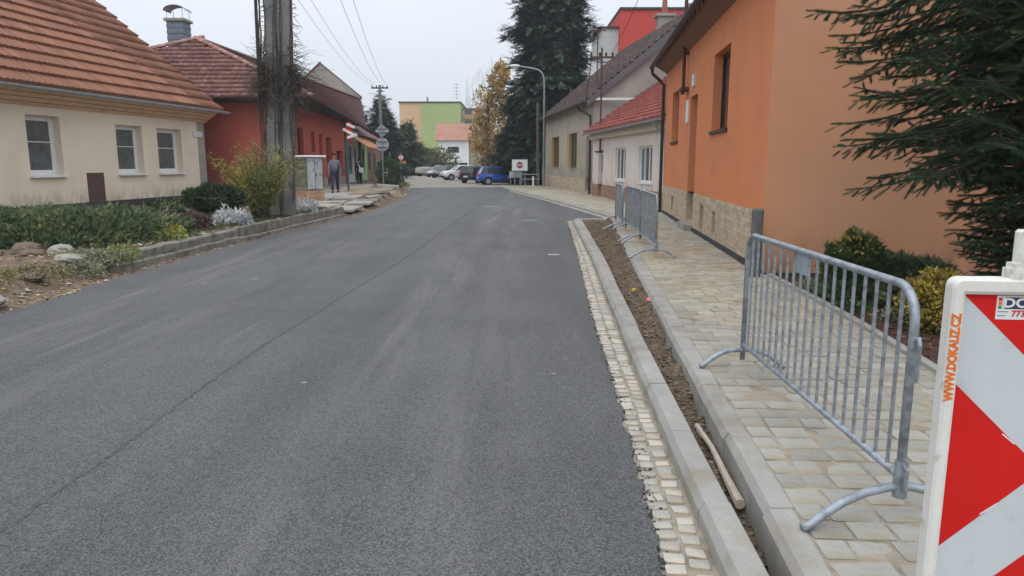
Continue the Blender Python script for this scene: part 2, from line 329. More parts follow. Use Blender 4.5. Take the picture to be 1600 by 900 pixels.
def np_mesh(name, V, F):
    me = bpy.data.meshes.new(name); k = F.shape[1]
    me.vertices.add(len(V)); me.vertices.foreach_set('co', V.astype(np.float32).ravel())
    me.loops.add(F.size); me.loops.foreach_set('vertex_index', F.astype(np.int32).ravel())
    me.polygons.add(len(F)); me.polygons.foreach_set('loop_start', (np.arange(len(F)) * k).astype(np.int32))
    me.update(calc_edges=True); return me
def repl(TV, TF, Ms, P):
    """template verts x matrices (n,3,3) x positions (n,3)"""
    V = np.einsum('nij,vj->nvi', Ms, TV) + P[:, None, :]; n = len(TV)
    F = TF[None] + (np.arange(len(P)) * n)[:, None, None]
    return V.reshape(-1, 3), F.reshape(-1, TF.shape[1])
def rot_from(d, up=None):
    """rotation matrices whose x axis is d (n,3)"""
    d = d / np.linalg.norm(d, axis=1, keepdims=True)
    u = rng.normal(size=d.shape) if up is None else up + rng.normal(size=d.shape) * .001
    y = np.cross(u, d); y /= np.linalg.norm(y, axis=1, keepdims=True) + 1e-9
    z = np.cross(d, y); return np.stack([d, y, z], axis=2)
def lerp_tab(tab, y):
    tab = sorted(tab)
    if y <= tab[0][0]: a, b = tab[0], tab[1]
    elif y >= tab[-1][0]: a, b = tab[-2], tab[-1]
    else:
        for a, b in zip(tab, tab[1:]):
            if a[0] <= y <= b[0]: break
    return a[1] + (b[1] - a[1]) * (y - a[0]) / (b[0] - a[0])
def smooth_tab(tab):
    ys = np.arange(-6, 60, .25); xs = np.array([lerp_tab(tab, y) for y in ys]); k = np.array([1, 2, 3, 4, 3, 2, 1.]); k /= k.sum()
    for _ in range(4):
        p = np.concatenate([xs[:1] + (xs[0] - xs[1]) * np.arange(3, 0, -1), xs, xs[-1:] + (xs[-1] - xs[-2]) * np.arange(1, 4)]); xs = np.convolve(p, k, 'valid')
    return lambda y: float(np.interp(y, ys, xs))

# plan curves: x as a function of the distance y along the street
asphR = smooth_tab([(-3, .30), (2.96, .66), (4.5, .78), (5.8, .83), (8, .91), (10.8, 1.08), (15, 1.33), (22.96, 1.75)])
k1L = smooth_tab([(-3, .62), (2.74, .92), (3.53, .96), (4.6, 1.01), (5.73, 1.07), (6.9, 1.13), (9.2, 1.26), (13.4, 1.50), (21.9, 1.86)])
k1R = lambda y: k1L(y) + .145 + .006 * max(0, y - 5)
k2L = smooth_tab([(-3, .65), (2.9, 1.20), (3.94, 1.31), (4.96, 1.40), (5.85, 1.47), (7.97, 1.67), (12.94, 2.13), (21.9, 2.97)])
k2R = lambda y: k2L(y) + .135 + .008 * max(0, y - 4)
pavR = smooth_tab([(-3, 2.35), (5.66, 3.37), (6.37, 3.49), (8.7, 3.70), (10.9, 3.80), (12.18, 3.92), (24.8, 5.14), (26.8, 5.5)])
edgeL = smooth_tab([(-3, -5.6), (8.34, -6.1), (11.66, -6.24), (17.1, -6.09), (20.2, -5.73), (24.9, -5.28), (32.9, -5.25), (38, -5.6), (46.2, -6.58), (54.8, -7.69)])
farK = smooth_tab([(22.2, 3.35), (24.2, 3.17), (25.8, 2.96), (34.8, 1.84), (47, 0.0), (55, -.96)])

# ------------------------------------------------------------------ THE GROUND
def strip(mb, xl, xr, y0, y1, z, step=.5, nx=1, zf=None):
    ys = np.arange(y0, y1 + 1e-6, step); n = nx + 1; vs = []
    for y in ys:
        a, b = xl(y), xr(y)
        for i in range(n):
            x = a + (b - a) * i / nx; vs.append((x, float(y), zf(x, y) if zf else z))
    fs = [(j * n + i, j * n + i + 1, (j + 1) * n + i + 1, (j + 1) * n + i) for j in range(len(ys) - 1) for i in range(nx)]
    return mb.add(vs, fs)
cst = lambda v: (lambda y: v)
g = MB(); g.quad((-900, -60, -.30), (900, -60, -.30), (900, 1500, -.30), (-900, 1500, -.30)); struct('ground', g, m_ground)
# old dusty road and car park beyond the new asphalt, one sheet
g = MB()
g.add([(-9.5, 50, -.02), (4.5, 50, -.02), (6, 66, -.02), (6, 84, -.02), (1, 110, -.02), (-6, 150, -.02), (-30, 300, -.02), (-52, 300, -.02), (-26, 160, -.02), (-13.6, 85, -.02), (-10.2, 66, -.02), (-9.0, 58, -.02)],
      [tuple(range(12))]); struct('old_road', g, m_oldroad)
def nz2(x, y, s, seed=0.):
    from mathutils import noise
    return noise.noise(Vector((x * s + seed, y * s - seed, seed * .37)))
# new asphalt: two paving lanes, the left lane laid 8 mm higher so the joint is a real ragged step
seam = smooth_tab([(-3, -2.5), (3.2, -2.46), (6.7, -2.44), (9.9, -2.23), (14.1, -1.95), (21.7, -1.75), (30, -1.4), (42, -1.6), (54, -3.6)])
def ragged(fn, amp, s, seed): return lambda y: fn(y) + amp * (nz2(y, 0, s, seed) + .5 * nz2(y, 5, s * 3, seed)) 
seamr = (lambda f_: (lambda y: f_(y) + .035 * nz2(y, 7, .9, 5.)))(ragged(seam, .026, 9, 3.))
def asR(y):
    if y < 22.95: return asphR(y) + .028 * nz2(y, 1, 7, 9.) + .018 * nz2(y, 3, 22, 2.)
    return farK(y) - .02
crown = lambda x, y: .004 + .05 * (1 - min(1, abs((x + 2.4) / 4.2)) ** 2)
ym = np.concatenate([np.arange(-3, 12, .04), np.arange(12, 23, .08), [22.94, 22.97], np.arange(23.4, 54.1, .6)])
def lane(name, xl, xr, dz, nx):
    vs = []; fs = []
    n = nx + 1
    for y in ym:
        a, b = xl(y), xr(y)
        for i in range(n): x = a + (b - a) * i / nx; vs.append((x, float(y), crown(x, y) + dz))
        for i in (0, nx): x = a + (b - a) * i / nx; vs.append((x + (.004 if i else -.004), float(y), -.05))
    q = n + 2
    for j in range(len(ym) - 1):
        for i in range(nx): fs.append((j * q + i, j * q + i + 1, (j + 1) * q + i + 1, (j + 1) * q + i))
        fs.append((j * q + n, j * q, (j + 1) * q, (j + 1) * q + n)); fs.append((j * q + nx, j * q + n + 1, (j + 1) * q + n + 1, (j + 1) * q + nx))
    J = (len(ym) - 1) * q
    for i in range(nx): fs.append((J + i, J + i + 1, J + n + 1, J + n)) if i == 0 else None
    struct(name, MB().add(vs, fs), m_asph)
lane('road', seamr, asR, 0., 8)
lane('road_left_lane', ragged(edgeL, .05, 2, 1.), lambda y: seamr(y) + .004, .0018, 8)

g = MB(); vs = []; ys_ = np.arange(-2.5, 34, .03); q = random.Random(77)
for y in ys_:
    x = seamr(y); wd = .010 + .022 * max(0, nz2(y, 2, 1.3, 6.) + .5) * (.6 + .8 * q.random())
    vs += [(x - wd * q.uniform(.3, 1), float(y), crown(x, y) + .0032), (x + .004 * q.random(), float(y), crown(x, y) + .0055), (x + wd * q.uniform(.3, 1.2), float(y), crown(x, y) + .0012)]
g.add(vs, [(3 * j + k, 3 * j + k + 1, 3 * j + k + 4, 3 * j + k + 3) for j in range(len(ys_) - 1) for k in (0, 1)])
stuff(part('paving_joint', g, mat('open_asphalt_joint', (.112, .109, .105), rough=.95, var=.35, scale=30, fine=.45, fscale=120, bump=1, bscale=80), bpy.data.objects['road']))
# left bank: verge soil, raised bed, pavement area
def bed_x(y): return lerp_tab([(11, -6.72), (12, -6.66), (15.8, -6.46), (20, -6.2), (24.9, -5.83)], y)
def bankh(x, y):
    d = edgeL(y) - x
    nn = .03 * nz2(x, y, 1.6, 4.) + .022 * nz2(x, y, 5, 7.) + .012 * nz2(x, y, 13, 1.)
    if d < .02: return -.03
    k = min(1, d / .25)
    if y < 11.4:
        t = max(0, min(1, (d - .3) / 1.1)); h = .30 * t * t * (3 - 2 * t) + .05 * math.exp(-((d - .9) / .3) ** 2)
        return -.03 + .04 * k + h + nn * (k + .5)
    if y < 24.9:
        w_ = bed_x(y) - x
        t = max(0, min(1, (w_ - .06) / .1)); return -.03 + .04 * k + (.27 + .02) * t + nn * (.6 + .8 * t)
    t = max(0, min(1, (y - 24.9) / 9)); s_ = max(0, min(1, (d - .3) / .5))
    return -.03 + .06 * k + (.09 + .27 * t) * s_ + nn * .4
xs = np.concatenate([np.arange(-30, -13, .8), np.arange(-13, -5.0, .07)]); ysb = np.concatenate([np.arange(-3, 5, .4), np.arange(5, 27, .09), np.arange(27, 62, .4)])
V = np.array([(x, y, bankh(x, y)) for y in ysb for x in xs]); nx_ = len(xs)
ii = (np.arange(len(ysb) - 1)[:, None] * nx_ + np.arange(nx_ - 1)[None]).ravel()
F = np.stack([ii, ii + 1, ii + nx_ + 1, ii + nx_], axis=1)
struct('garden_bank', np_mesh('garden_bank', V, F), m_verge, smooth=True)

# ---- gutter of granite setts beside the asphalt
g = MB(); strip(g, lambda y: asphR(y) - .15, lambda y: k1L(y) + .05, -3, 22.9, 0, .1, 5, lambda x, y: .006 + .006 * nz2(x, y, 9, 3.))
gutter = struct('gutter', g, m_sand)
def stone_mesh(name, lx, ly, h, seed, jit=.12, m=None, rf=.08):
    q = random.Random(seed); b = MB(); r = min(lx, ly) * rf
    x, y = lx / 2, ly / 2
    def pr(f, z, cut):
        pts = []
        for sx, sy in ((-1, -1), (1, -1), (1, 1), (-1, 1)):
            cx = sx * x * f * (1 - q.uniform(0, jit)); cy = sy * y * f * (1 - q.uniform(0, jit))
            if sx * sy > 0: pts += [(cx, cy - sy * cut, z), (cx - sx * cut, cy, z)]
            else: pts += [(cx - sx * cut, cy, z), (cx, cy - sy * cut, z)]
        return pts
    A = pr(1, -h, r)
    st = q.getstate(); B = [(p[0], p[1], -r * .45) for p in A]; T = [(p[0] * (1 - r / x), p[1] * (1 - r / y), q.uniform(-.002, .002)) for p in A]
    n = 8; b.add(A + B + T + [(0, 0, .002)], [(i, (i + 1) % n, (i + 1) % n + n, i + n) for i in range(n)] + [(i + n, (i + 1) % n + n, (i + 1) % n + 2 * n, i + 2 * n) for i in range(n)] + [(i + 2 * n, (i + 1) % n + 2 * n, 3 * n) for i in range(n)])
    me = b.mesh(name)
    if m: me.materials.append(m)
    return me
setts = [stone_mesh('sett', .112, .086, .05, i, .16, m_sett) for i in range(10)]
def joined(pairs, name, m, parent):
    Vs = []; Fs = []; n = 0
    for me, M in pairs:
        v = np.empty(len(me.vertices) * 3, np.float32); me.vertices.foreach_get('co', v); v = v.reshape(-1, 3)
        A = np.array(M); Vs.append(v @ A[:3, :3].T + A[:3, 3])
        Fs += [tuple(i + n for i in p.vertices) for p in me.polygons]; n += len(v)
    me = bpy.data.meshes.new(name); me.from_pydata(np.concatenate(Vs).tolist(), [], Fs); me.update()
    return stuff(link(name, me, m, parent))
rows = []; y = 1.9; i = 0
while y < 22.8:
    a0 = asphR(y); b0 = k1L(y) - .015; wdt = b0 - a0
    ang = -(asphR(y + .5) - asphR(y)) / .5
    for c_ in range(2):
        fx = a0 + wdt * (.27 + .47 * c_) + random.uniform(-.008, .008)
        M = Matrix.Translation((fx, y + random.uniform(-.012, .012) + .05 * c_, .016 + random.uniform(-.005, .005))) @ Euler((R(random.uniform(-4, 4)), R(random.uniform(-4, 4)), ang + R(random.uniform(-6, 6)))).to_matrix().to_4x4() @ Matrix.Diagonal((wdt * .42 / .115 * random.uniform(.9, 1.04), random.uniform(.82, 1.08), 1, 1))
        rows.append((random.choice(setts), M))
    y += .104 + random.uniform(-.006, .006)
for me, M in rows[:300]:
    o = link('sett', me, None, gutter); o.matrix_local = M
if rows[300:]: joined(rows[300:], 'far_setts', m_sett, gutter)

# ---- kerbs
def kerb(name, L_, R_, y0, y1, top, h, ln=1.0, m=m_conc, ch=.018, lab=None):
    root = None; y = y0
    while y < y1 - .05:
        e = min(y + ln, y1) - .006; b = MB(); dz = random.uniform(-.003, .003); sx = random.uniform(-.006, .006); vs = []
        for yy in (y, e):
            xl, xr = L_(yy) + sx, R_(yy) + sx; t = top + dz
            q_ = .006
            vs += [(xl - .012, yy, t - h), (xl - .012, yy, t - ch - .025), (xl + ch, yy, t), (xr - q_, yy, t), (xr, yy, t - q_), (xr, yy, t - h)]
        b.add(vs, [(0, 1, 2, 3, 4, 5)[::1], (11, 10, 9, 8, 7, 6)] + [(i, i + 6, (i + 1) % 6 + 6, (i + 1) % 6) for i in range(6)])
        if root is None: root = struct(name, b, m)
        else: part('kerb_stone', b, m, root)
        y += ln
    return root
kerb('kerb', k1L, k1R, .4, 22.0, .12, .25)
kerb('pavement_kerb', k2L, k2R, .3, 22.2, .14, .40)
# kerb that closes the trench at its far end
g = MB(); g.bev((2.44, 22.12, .03), (1.02, .16, .22), .02, Euler((0, 0, R(3))).to_matrix()); struct('end_kerb', g, m_conc)
# trench between the kerbs
def trz(x, y):
    a, b = k1R(y), k2L(y); t = (x - a) / max(.05, b - a); dep = -.07 + .11 * min(1, max(0, (y - 5) / 12))
    return dep + .09 * t * min(1, max(0, (y - 3) / 6)) + .07 * nz2(x, y, 2.4, 2.) + .06 * nz2(x, y, 6, 5.) + .04 * nz2(x, y, 15, 5.) - .10 * math.exp(-((x - 2.25) ** 2 + (y - 19.8) ** 2) / .12)
g = MB(); strip(g, lambda y: k1R(y) - .03, lambda y: k2L(y) + .02, .3, 22.1, 0, .045, 12, trz); struct('trench_soil', g, m_soil, True)

# ---- pavement of concrete setts behind the kerb
g = MB(); strip(g, lambda y: k2R(y) - .02, lambda y: pavR(y) + .03, -3, 27, 0, .08, 24, lambda x, y: .1350 + .0075 * nz2(x, y, 2.2, 1.) + .004 * nz2(x, y, 9, 1.))
pav = struct('pavement', g, m_sand)
pv = {L_: [stone_mesh('paver', L_ - .010, .166, .05, 50 + i + int(L_ * 1000), .035, m_paver, .045) for i in range(4)] for L_ in (.14, .19, .24, .28)}
near = []; y = 1.3; r_ = 0
while y < 22.2:
    x = k2R(y) + .004 + (0 if r_ % 2 else -.0)
    first = True
    while x < pavR(y) - .02:
        L_ = random.choice((.14, .19, .24, .24, .28)) if not (first and r_ % 2) else .14
        first = False
        if x + L_ > pavR(y) + .03: L_ = max(.07, pavR(y) - x)
        key = min(pv, key=lambda k: abs(k - L_)); xm = x + L_ / 2
        M = Matrix.Translation((xm, y - .055 * (xm - 2), .140 + random.uniform(-.005, .004))) @ Euler((R(random.uniform(-1.6, 1.6)), R(random.uniform(-1.6, 1.6)), R(-3 + random.uniform(-1.6, 1.6)))).to_matrix().to_4x4() @ Matrix.Diagonal((L_ / key * random.uniform(.94, 1), random.uniform(.93, 1.01), 1, 1))
        near.append((random.choice(pv[key]), M)); x += L_
    y += .176; r_ += 1
near.sort(key=lambda t: t[1].translation.y + .3 * abs(t[1].translation.x - 1.5))
for me, M in near[:300]:
    o = link('paver', me, None, pav); o.matrix_local = M
joined(near[300:], 'far_pavers', m_paverfar, pav)
# grey edging between pavement and planting bed
y = 1.0; edg = None
while y < 10.8:
    b = MB(); ya, yb = y, min(y + 1, 10.8) - .008
    vs = []
    for yy in (ya, yb): vs += [(pavR(yy) + .02, yy, 0), (pavR(yy) + .02, yy, .17), (pavR(yy) + .10, yy, .17), (pavR(yy) + .10, yy, 0)]
    b.add(vs, [(0, 1, 2, 3), (7, 6, 5, 4), (0, 4, 5, 1), (1, 5, 6, 2), (2, 6, 7, 3)])
    if edg is None: edg = struct('bed_edging', b, m_conc)
    else: part('edging_stone', b, m_conc, edg)
    y += 1
g = MB(); strip(g, lambda y: pavR(y) + .08, cst(14), -3, 11.2, 0, .12, 60, lambda x, y: .09 + .03 * nz2(x, y, 3, 8.) + .02 * nz2(x, y, 9, 8.)); mulch = struct('planting_bed', g, m_mulch, True)
def chips(name, n, fx, fy, fz, size, m, parent=None, flat=.35, seed=1):
    q = np.random.default_rng(seed)
    TV = np.array([(-.5, -.5, 0), (.5, -.4, .05), (.45, .5, 0), (-.4, .45, .06), (0, 0, .28)]) ; TF = np.array([(0, 1, 4), (1, 2, 4), (2, 3, 4), (3, 0, 4)])
    ys = fy(q, n); xs_ = fx(q, ys); P = np.array([(x, y_, fz(x, y_)) for x, y_ in zip(xs_, ys)])
    d = q.normal(size=(n, 3)); d[:, 2] *= flat; Ms = rot_from(d, np.array([[0, 0, 1.]])) * (size * q.uniform(.4, 1.6, size=(n, 1, 1)))
    V, F = repl(TV, TF, Ms, P); return stuff(link(name, np_mesh(name, V, F), m, parent))
bedz = lambda x, y: .09 + .03 * nz2(x, y, 3, 8.) + .02 * nz2(x, y, 9, 8.)
chips('bark_chips', 9000, lambda q, ys: np.array([pavR(y) for y in ys]) + .1 + q.uniform(0, 3.5, len(ys)), lambda q, n: q.uniform(3, 11, n), bedz, .035,
      mat('bark_chip', (.12, .058, .042), rough=1, island=.5, var=.3), mulch)
trench = bpy.data.objects['trench_soil']
chips('loose_stones', 5200, lambda q, ys: np.array([k1R(y) + (k2L(y) - k1R(y)) * u for y, u in zip(ys, q.uniform(.02, .98, len(ys)))]), lambda q, n: 2 + 19.5 * q.uniform(0, 1, n) ** 1.3, trz, .026,
      mat('trench_stone', (.16, .122, .086), rough=1, island=.45, var=.2), trench)
bank = bpy.data.objects['garden_bank']
def onbank(lo, hi): return lambda q, ys: np.array([edgeL(y) for y in ys]) - q.uniform(lo, hi, len(ys))
chips('verge_gravel', 7000, onbank(-.04, 1.0), lambda q, n: q.uniform(6.5, 34, n), bankh, .03, mat('verge_stone', (.24, .185, .135), rough=1, island=.5, var=.2), bank)
chips('fallen_leaves', 1500, onbank(-.1, 2.2), lambda q, n: q.uniform(6.5, 30, n), lambda x, y: bankh(x, y) + .01, .04, mat('fallen_leaf', (.42, .27, .12), rough=.9, island=.4, var=.2), bank, .2, 4)
chips('pale_litter', 220, onbank(-.02, 1.2), lambda q, n: q.uniform(7, 30, n), lambda x, y: bankh(x, y) + .01, .055, mat('pale_stone', (.38, .35, .29), rough=.9, island=.25), bank, .3, 9)
road = bpy.data.objects['road']
chips('asphalt_crumbs', 1500, lambda q, ys: np.array([asphR(y) for y in ys]) + q.normal(0, .035, len(ys)) + .01, lambda q, n: 2.2 + 18 * q.uniform(0, 1, n) ** 1.6, lambda x, y: .012, .016, mat('asphalt_crumb', (.05, .05, .053), rough=1, island=.4), road, .5, 5)

# ---- far pavement on the right, in front of the older houses
farR = lambda y: lerp_tab([(22.2, 5.1), (24.8, 5.3), (26.8, 5.72), (38.5, 4.33), (39.3, 4.41), (56.3, 2.66)], y)
g = MB(); strip(g, lambda y: farK(y) + .14, farR, 22.2, 56.4, .125, .6, 3)
fp = struct('far_pavement', g, m_sand)
cells = []; y = 22.28; tile = [stone_mesh('slab', .30, .19, .03, 300 + i, .03) for i in range(5)]
while y < 46:
    x = farK(y) + .30 + random.uniform(0, .15)
    while x < farR(y) - .1:
        cells.append((random.choice(tile), Matrix.Translation((x, y, .141 + random.uniform(-.002, .002))))); x += .31
    y += .2
joined(cells, 'far_paving_stones', m_paverfar, fp)
kerb('far_kerb', farK, lambda y: farK(y) + .15, 22.3, 55, .13, .22)
g = MB(); strip(g, lambda y: farK(y) - .02, lambda y: farK(y) + .01, 22.3, 55, .02, 1.); 
# strip of pale concrete setts along the far kerb
g = MB()
y = 22.6
while y < 54:
    g.bev((farK(y) - .1, y, .0), (.16, .28, .08), .01, Euler((0, 0, R(7))).to_matrix()); y += .3
o = struct('far_gutter', g, m_sett)

# ------------------------------------------------------------------ house kit
class Facade:
    """vertical plane from A to B; s metres along it, o metres out of it, z height"""
    def __init__(f, A, B, side):
        f.A = Vector((A[0], A[1], 0)); f.e = (Vector((B[0], B[1], 0)) - f.A); f.L = f.e.length; f.e.normalize()
        n = Vector((f.e.y, -f.e.x, 0)); f.n = n if n.x * side > 0 or (abs(n.x) < .2 and n.y * side > 0) else -n
        f.M = Matrix((f.e, f.n, (0, 0, 1))).transposed()
    def P(f, s, o, z): p = f.A + f.e * s + f.n * o; return (p.x, p.y, z)
    def box(f, mb, s0, s1, o0, o1, z0, z1):
        return mb.box(f.P((s0 + s1) / 2, (o0 + o1) / 2, (z0 + z1) / 2), (abs(s1 - s0), abs(o1 - o0), abs(z1 - z0)), f.M)
def wall(mb, F_, s0, s1, z0, z1, holes=(), depth=.3, o=0.):
    """front skin with openings and their reveals"""
    S = sorted({s0, s1, *[h[0] for h in holes], *[h[1] for h in holes]}); Z = sorted({z0, z1, *[h[2] for h in holes], *[h[3] for h in holes]})
    S = [v for v in S if s0 <= v <= s1]; Z = [v for v in Z if z0 <= v <= z1]
    for a, b in zip(S, S[1:]):
        for c, d in zip(Z, Z[1:]):
            if any(h[0] <= (a + b) / 2 <= h[1] and h[2] <= (c + d) / 2 <= h[3] for h in holes): continue
            mb.quad(F_.P(a, o, c), F_.P(b, o, c), F_.P(b, o, d), F_.P(a, o, d))
    for a, b, c, d in [h[:4] for h in holes]:
        i = o - depth
        mb.quad(F_.P(a, o, c), F_.P(a, i, c), F_.P(a, i, d), F_.P(a, o, d)); mb.quad(F_.P(b, i, c), F_.P(b, o, c), F_.P(b, o, d), F_.P(b, i, d))
        mb.quad(F_.P(a, o, d), F_.P(a, i, d), F_.P(b, i, d), F_.P(b, o, d)); mb.quad(F_.P(a, i, c), F_.P(a, o, c), F_.P(b, o, c), F_.P(b, i, c))
def window(F_, parent, a, b, c, d, rec, fm=m_white, gm=m_glass, bars_v=(), bars_h=(), fw=.07, sill=None, sillm=None, lab=None, o=0., sillout=.05):
    i = o - rec; mb = MB()
    F_.box(mb, a, a + fw, i, i + .06, c, d); F_.box(mb, b - fw, b, i, i + .06, c, d)
    F_.box(mb, a + fw, b - fw, i, i + .06, c, c + fw); F_.box(mb, a + fw, b - fw, i, i + .06, d - fw, d)
    for t in bars_v: F_.box(mb, a + (b - a) * t - fw * .55, a + (b - a) * t + fw * .55, i - .004, i + .056, c + fw, d - fw)
    for t in bars_h: F_.box(mb, a + fw, b - fw, i + .004, i + .05, c + (d - c) * t - .014, c + (d - c) * t + .014)
    w_ = part('window', mb, fm, parent)
    if lab: w_['label'] = lab
    vb = [a + fw] + [a + (b - a) * t for t in bars_v] + [b - fw]; hb = [c + fw] + [c + (d - c) * t for t in bars_h] + [d - fw]
    for p, q in zip(vb, vb[1:]):
        for r, s in zip(hb, hb[1:]):
            g_ = MB(); F_.box(g_, p, q, i + .012, i + .024, r, s); part('pane', g_, gm, w_)
    if sill is not None:
        g_ = MB(); F_.box(g_, a - .05, b + .05, i + .05, o + sillout, c - .07, c - .004); part('sill', g_, sillm or fm, w_)
    return w_
def gutter_run(pts, r=.075, n=10):
    """half round gutter, open at the top"""
    mb = MB(); pts = [Vector(p) for p in pts]
    for a, b in zip(pts, pts[1:]):
        e = (b - a).normalized(); x = Vector((e.y, -e.x, 0)).normalized(); vs = []
        for p in (a, b):
            for rr in (r, r * .88):
                for k in range(n + 1):
                    t = math.pi + math.pi * k / n; vs.append(p + x * math.cos(t) * rr + Vector((0, 0, 1)) * math.sin(t) * rr)
        q = n + 1
        for k in range(n):
            mb_f = [(k, k + 1, 2 * q + k + 1, 2 * q + k), (q + k + 1, q + k, 3 * q + k, 3 * q + k + 1)]
            if k == 0: mb.add(vs, [])
            base = len(mb.v) - len(vs); mb.f += [tuple(i + base for i in f) for f in mb_f]
        base = len(mb.v) - len(vs)
        mb.f += [(base, base + 2 * q, base + 3 * q, base + q), (base + n, base + q + n, base + 3 * q + n, base + 2 * q + n)]
        mb.f += [tuple(base + i for i in list(range(q)) + list(range(2 * q - 1, q - 1, -1))), tuple(base + 2 * q + i for i in list(range(q)) + list(range(2 * q - 1, q - 1, -1)))]
        for k in range(1, int((b - a).length / .9) + 1):
            c = a + e * (k * .9 - .3); mb.box(c + Vector((0, 0, -.0)), (.03, 2 * r + .02, .012), Matrix((e, x, (0, 0, 1))).transposed())
    return mb
def tile_tpl(tw, tl, th=.045, wave=.022, n=4):
    vs = []; q = n + 1
    for j, (y, z) in enumerate(((0, th), (tl * 1.06, .006))):
        for i in range(q):
            t = i / n; vs.append((t * tw, y, z + wave * (math.sin(t * math.pi * 2 - .6) * .5 + .5)))
    for i in range(q): vs.append((i / n * tw, 0, -.01))
    fs = [(i, i + 1, q + i + 1, q + i) for i in range(n)] + [(2 * q + i, 2 * q + i + 1, i + 1, i) for i in range(n)]
    return np.array(vs), np.array(fs)
def tile_roof(parent, O, e, s, W, L, tw, tl, m, inside=None, nmax=0, skip=None, th=.045, wave=.022):
    """tiles laid over the planar slope O + u e + v s"""
    O = np.array(O, float); e = np.array(e, float); e /= np.linalg.norm(e); s = np.array(s, float); s /= np.linalg.norm(s)
    n = np.cross(e, s)
    if n[2] < 0: n = -n
    B = np.stack([e, s, n], axis=1); TV, TF = tile_tpl(tw, tl, th, wave); P = []; r = 0; v = 0.
    while v < L - .02:
        u = 0.
        while u < W - .01:
            ok = (inside is None or inside(u + tw / 2, v + tl / 2)) and not (skip and skip(u + tw / 2, v + tl / 2))
            if ok: P.append(O + e * u + s * v + n * random.uniform(0, .006))
            u += tw
        v += tl; r += 1
    P = np.array(P); dist = np.linalg.norm(P - np.array([0, 0, CAMZ]), axis=1)
    # only tiles inside the frame count as near ones
    vis = (np.abs(P[:, 0] / P[:, 1]) < .72) & ((P[:, 2] - CAMZ) / P[:, 1] < .23)
    order = np.argsort(dist + np.where(vis, 0, 1000)); P = P[order]
    off = np.array(wloc(parent))
    if nmax:
        me = bpy.data.meshes.new('roof_tile'); me.from_pydata(TV.tolist(), [], TF.tolist()); me.update(); me.materials.append(m)
        for p in P[:nmax]:
            o = link('roof_tile', me, None, parent); a = R(random.uniform(-.6, .6))
            M = Matrix(B.tolist()).to_4x4() @ Matrix.Rotation(a, 4, 'Z'); M.translation = Vector(p - off); o.matrix_local = M
    if len(P) > nmax:
        k = len(P) - nmax; V, F = repl(TV, TF, np.repeat(B[None], k, 0), P[nmax:] - off)
        stuff(link('tiles', np_mesh('tiles', V, F), m, parent))
def deck(parent, poly, m, th=.08, name='roof'):
    """solid roof slab under the tiles from its top polygon"""
    mb = MB(); n = len(poly); a = [Vector(p) for p in poly]; nn = (a[1] - a[0]).cross(a[2] - a[0]).normalized()
    if nn.z < 0: nn = -nn
    b = [p - nn * th for p in a]; mb.add(a + b, [tuple(range(n)), tuple(range(n, 2 * n))[::-1]] + [(i, (i + 1) % n, (i + 1) % n + n, i + n) for i in range(n)])
    return part(name, mb, m, parent)
def ridge(parent, a, b, m, r=.11, step=.33, name='ridge_tile'):
    a, b = Vector(a), Vector(b); e = (b - a).normalized(); x = e.cross(Vector((0, 0, 1))).normalized(); z = x.cross(e); mb = MB(); k = 0; L = (b - a).length
    while k * step < L:
        p = a + e * k * step; vs = []
        for t, rr in ((0, r * 1.12), (step * 1.08, r * .95)):
            for j in range(7):
                an = math.pi * j / 6; vs.append(p + e * t + x * math.cos(an) * rr + z * (math.sin(an) * rr - .03))
        mb.add(vs, [(j, j + 1, j + 8, j + 7) for j in range(6)] + [tuple(range(7))]); k += 1
    return part(name, mb, m, parent)
def cover(mb, F_, s0, s1, z0, z1, holes, bl, bh, o=.0, th=.03, gap=.008, seed=0):
    """blocks laid over a wall band, uneven depth"""
    q = random.Random(seed); z = z0; r = 0
    while z < z1 - .02:
        s = s0 - (bl / 2 if r % 2 else 0); h = min(bh, z1 - z)
        while s < s1 - .01:
            l = bl * q.uniform(.6, 1.3); a = max(s, s0); b = min(s + l, s1); s += l
            if b - a < .03: continue
            segs = [(a, b)]
            for h_ in holes:
                if h_[2] < z + h - .01 and h_[3] > z + .01:
                    ns = []
                    for c, d in segs:
                        if h_[0] > c: ns.append((c, min(d, h_[0])))
                        if h_[1] < d: ns.append((max(c, h_[1]), d))
                        if h_[1] < c or h_[0] > d: pass
                    segs = [t for t in ns if t[1] - t[0] > .02]
            for c, d in segs: F_.box(mb, c + gap / 2, d - gap / 2, o, o + th * q.uniform(.5, 1.3), z + gap / 2, z + h - gap / 2)
        z += bh; r += 1

# ------------------------------------------------------------------ ORANGE HOUSE (right, near)
oh = thing('house', 'orange two tone house with sandstone plinth, nearest building on the right', 'house', (4.5, 17, .14))
F1 = Facade((3.78, 10.9), (5.14, 24.8), -1); G1 = Facade((3.78, 10.9), (16.0, 9.91), -1); G1.n = -abs(1) * Vector((0, 1, 0)) if False else G1.n
if G1.n.y > 0: G1.n = -G1.n; G1.M = Matrix((G1.e, G1.n, (0, 0, 1))).transposed()
big = (3.2, 4.93, 2.47, 4.03); small = (10.57, 12.12, 2.44, 3.9); doorh = (7.03, 8.2, .34, 3.46)
vents = [(11.0, 11.5, .4, .8), (5.45, 5.98, .3, .86), (3.93, 4.33, .36, .8)]
L1 = F1.L
mb = MB(); wall(mb, F1, 0, L1, 1.07, 4.75, [big, small, (7.03, 8.2, 1.07, 3.46)], .32)
part('wall', mb, m_orange, oh, label='bright orange rendered street wall')
mb = MB(); wall(mb, F1, 0, L1, .12, 1.07, [(7.03, 8.2, .34, 1.07)] + vents, .3, o=0)
part('plinth_wall', mb, mat('plinth_mortar', (.43, .35, .26), rough=1, var=.15), oh)
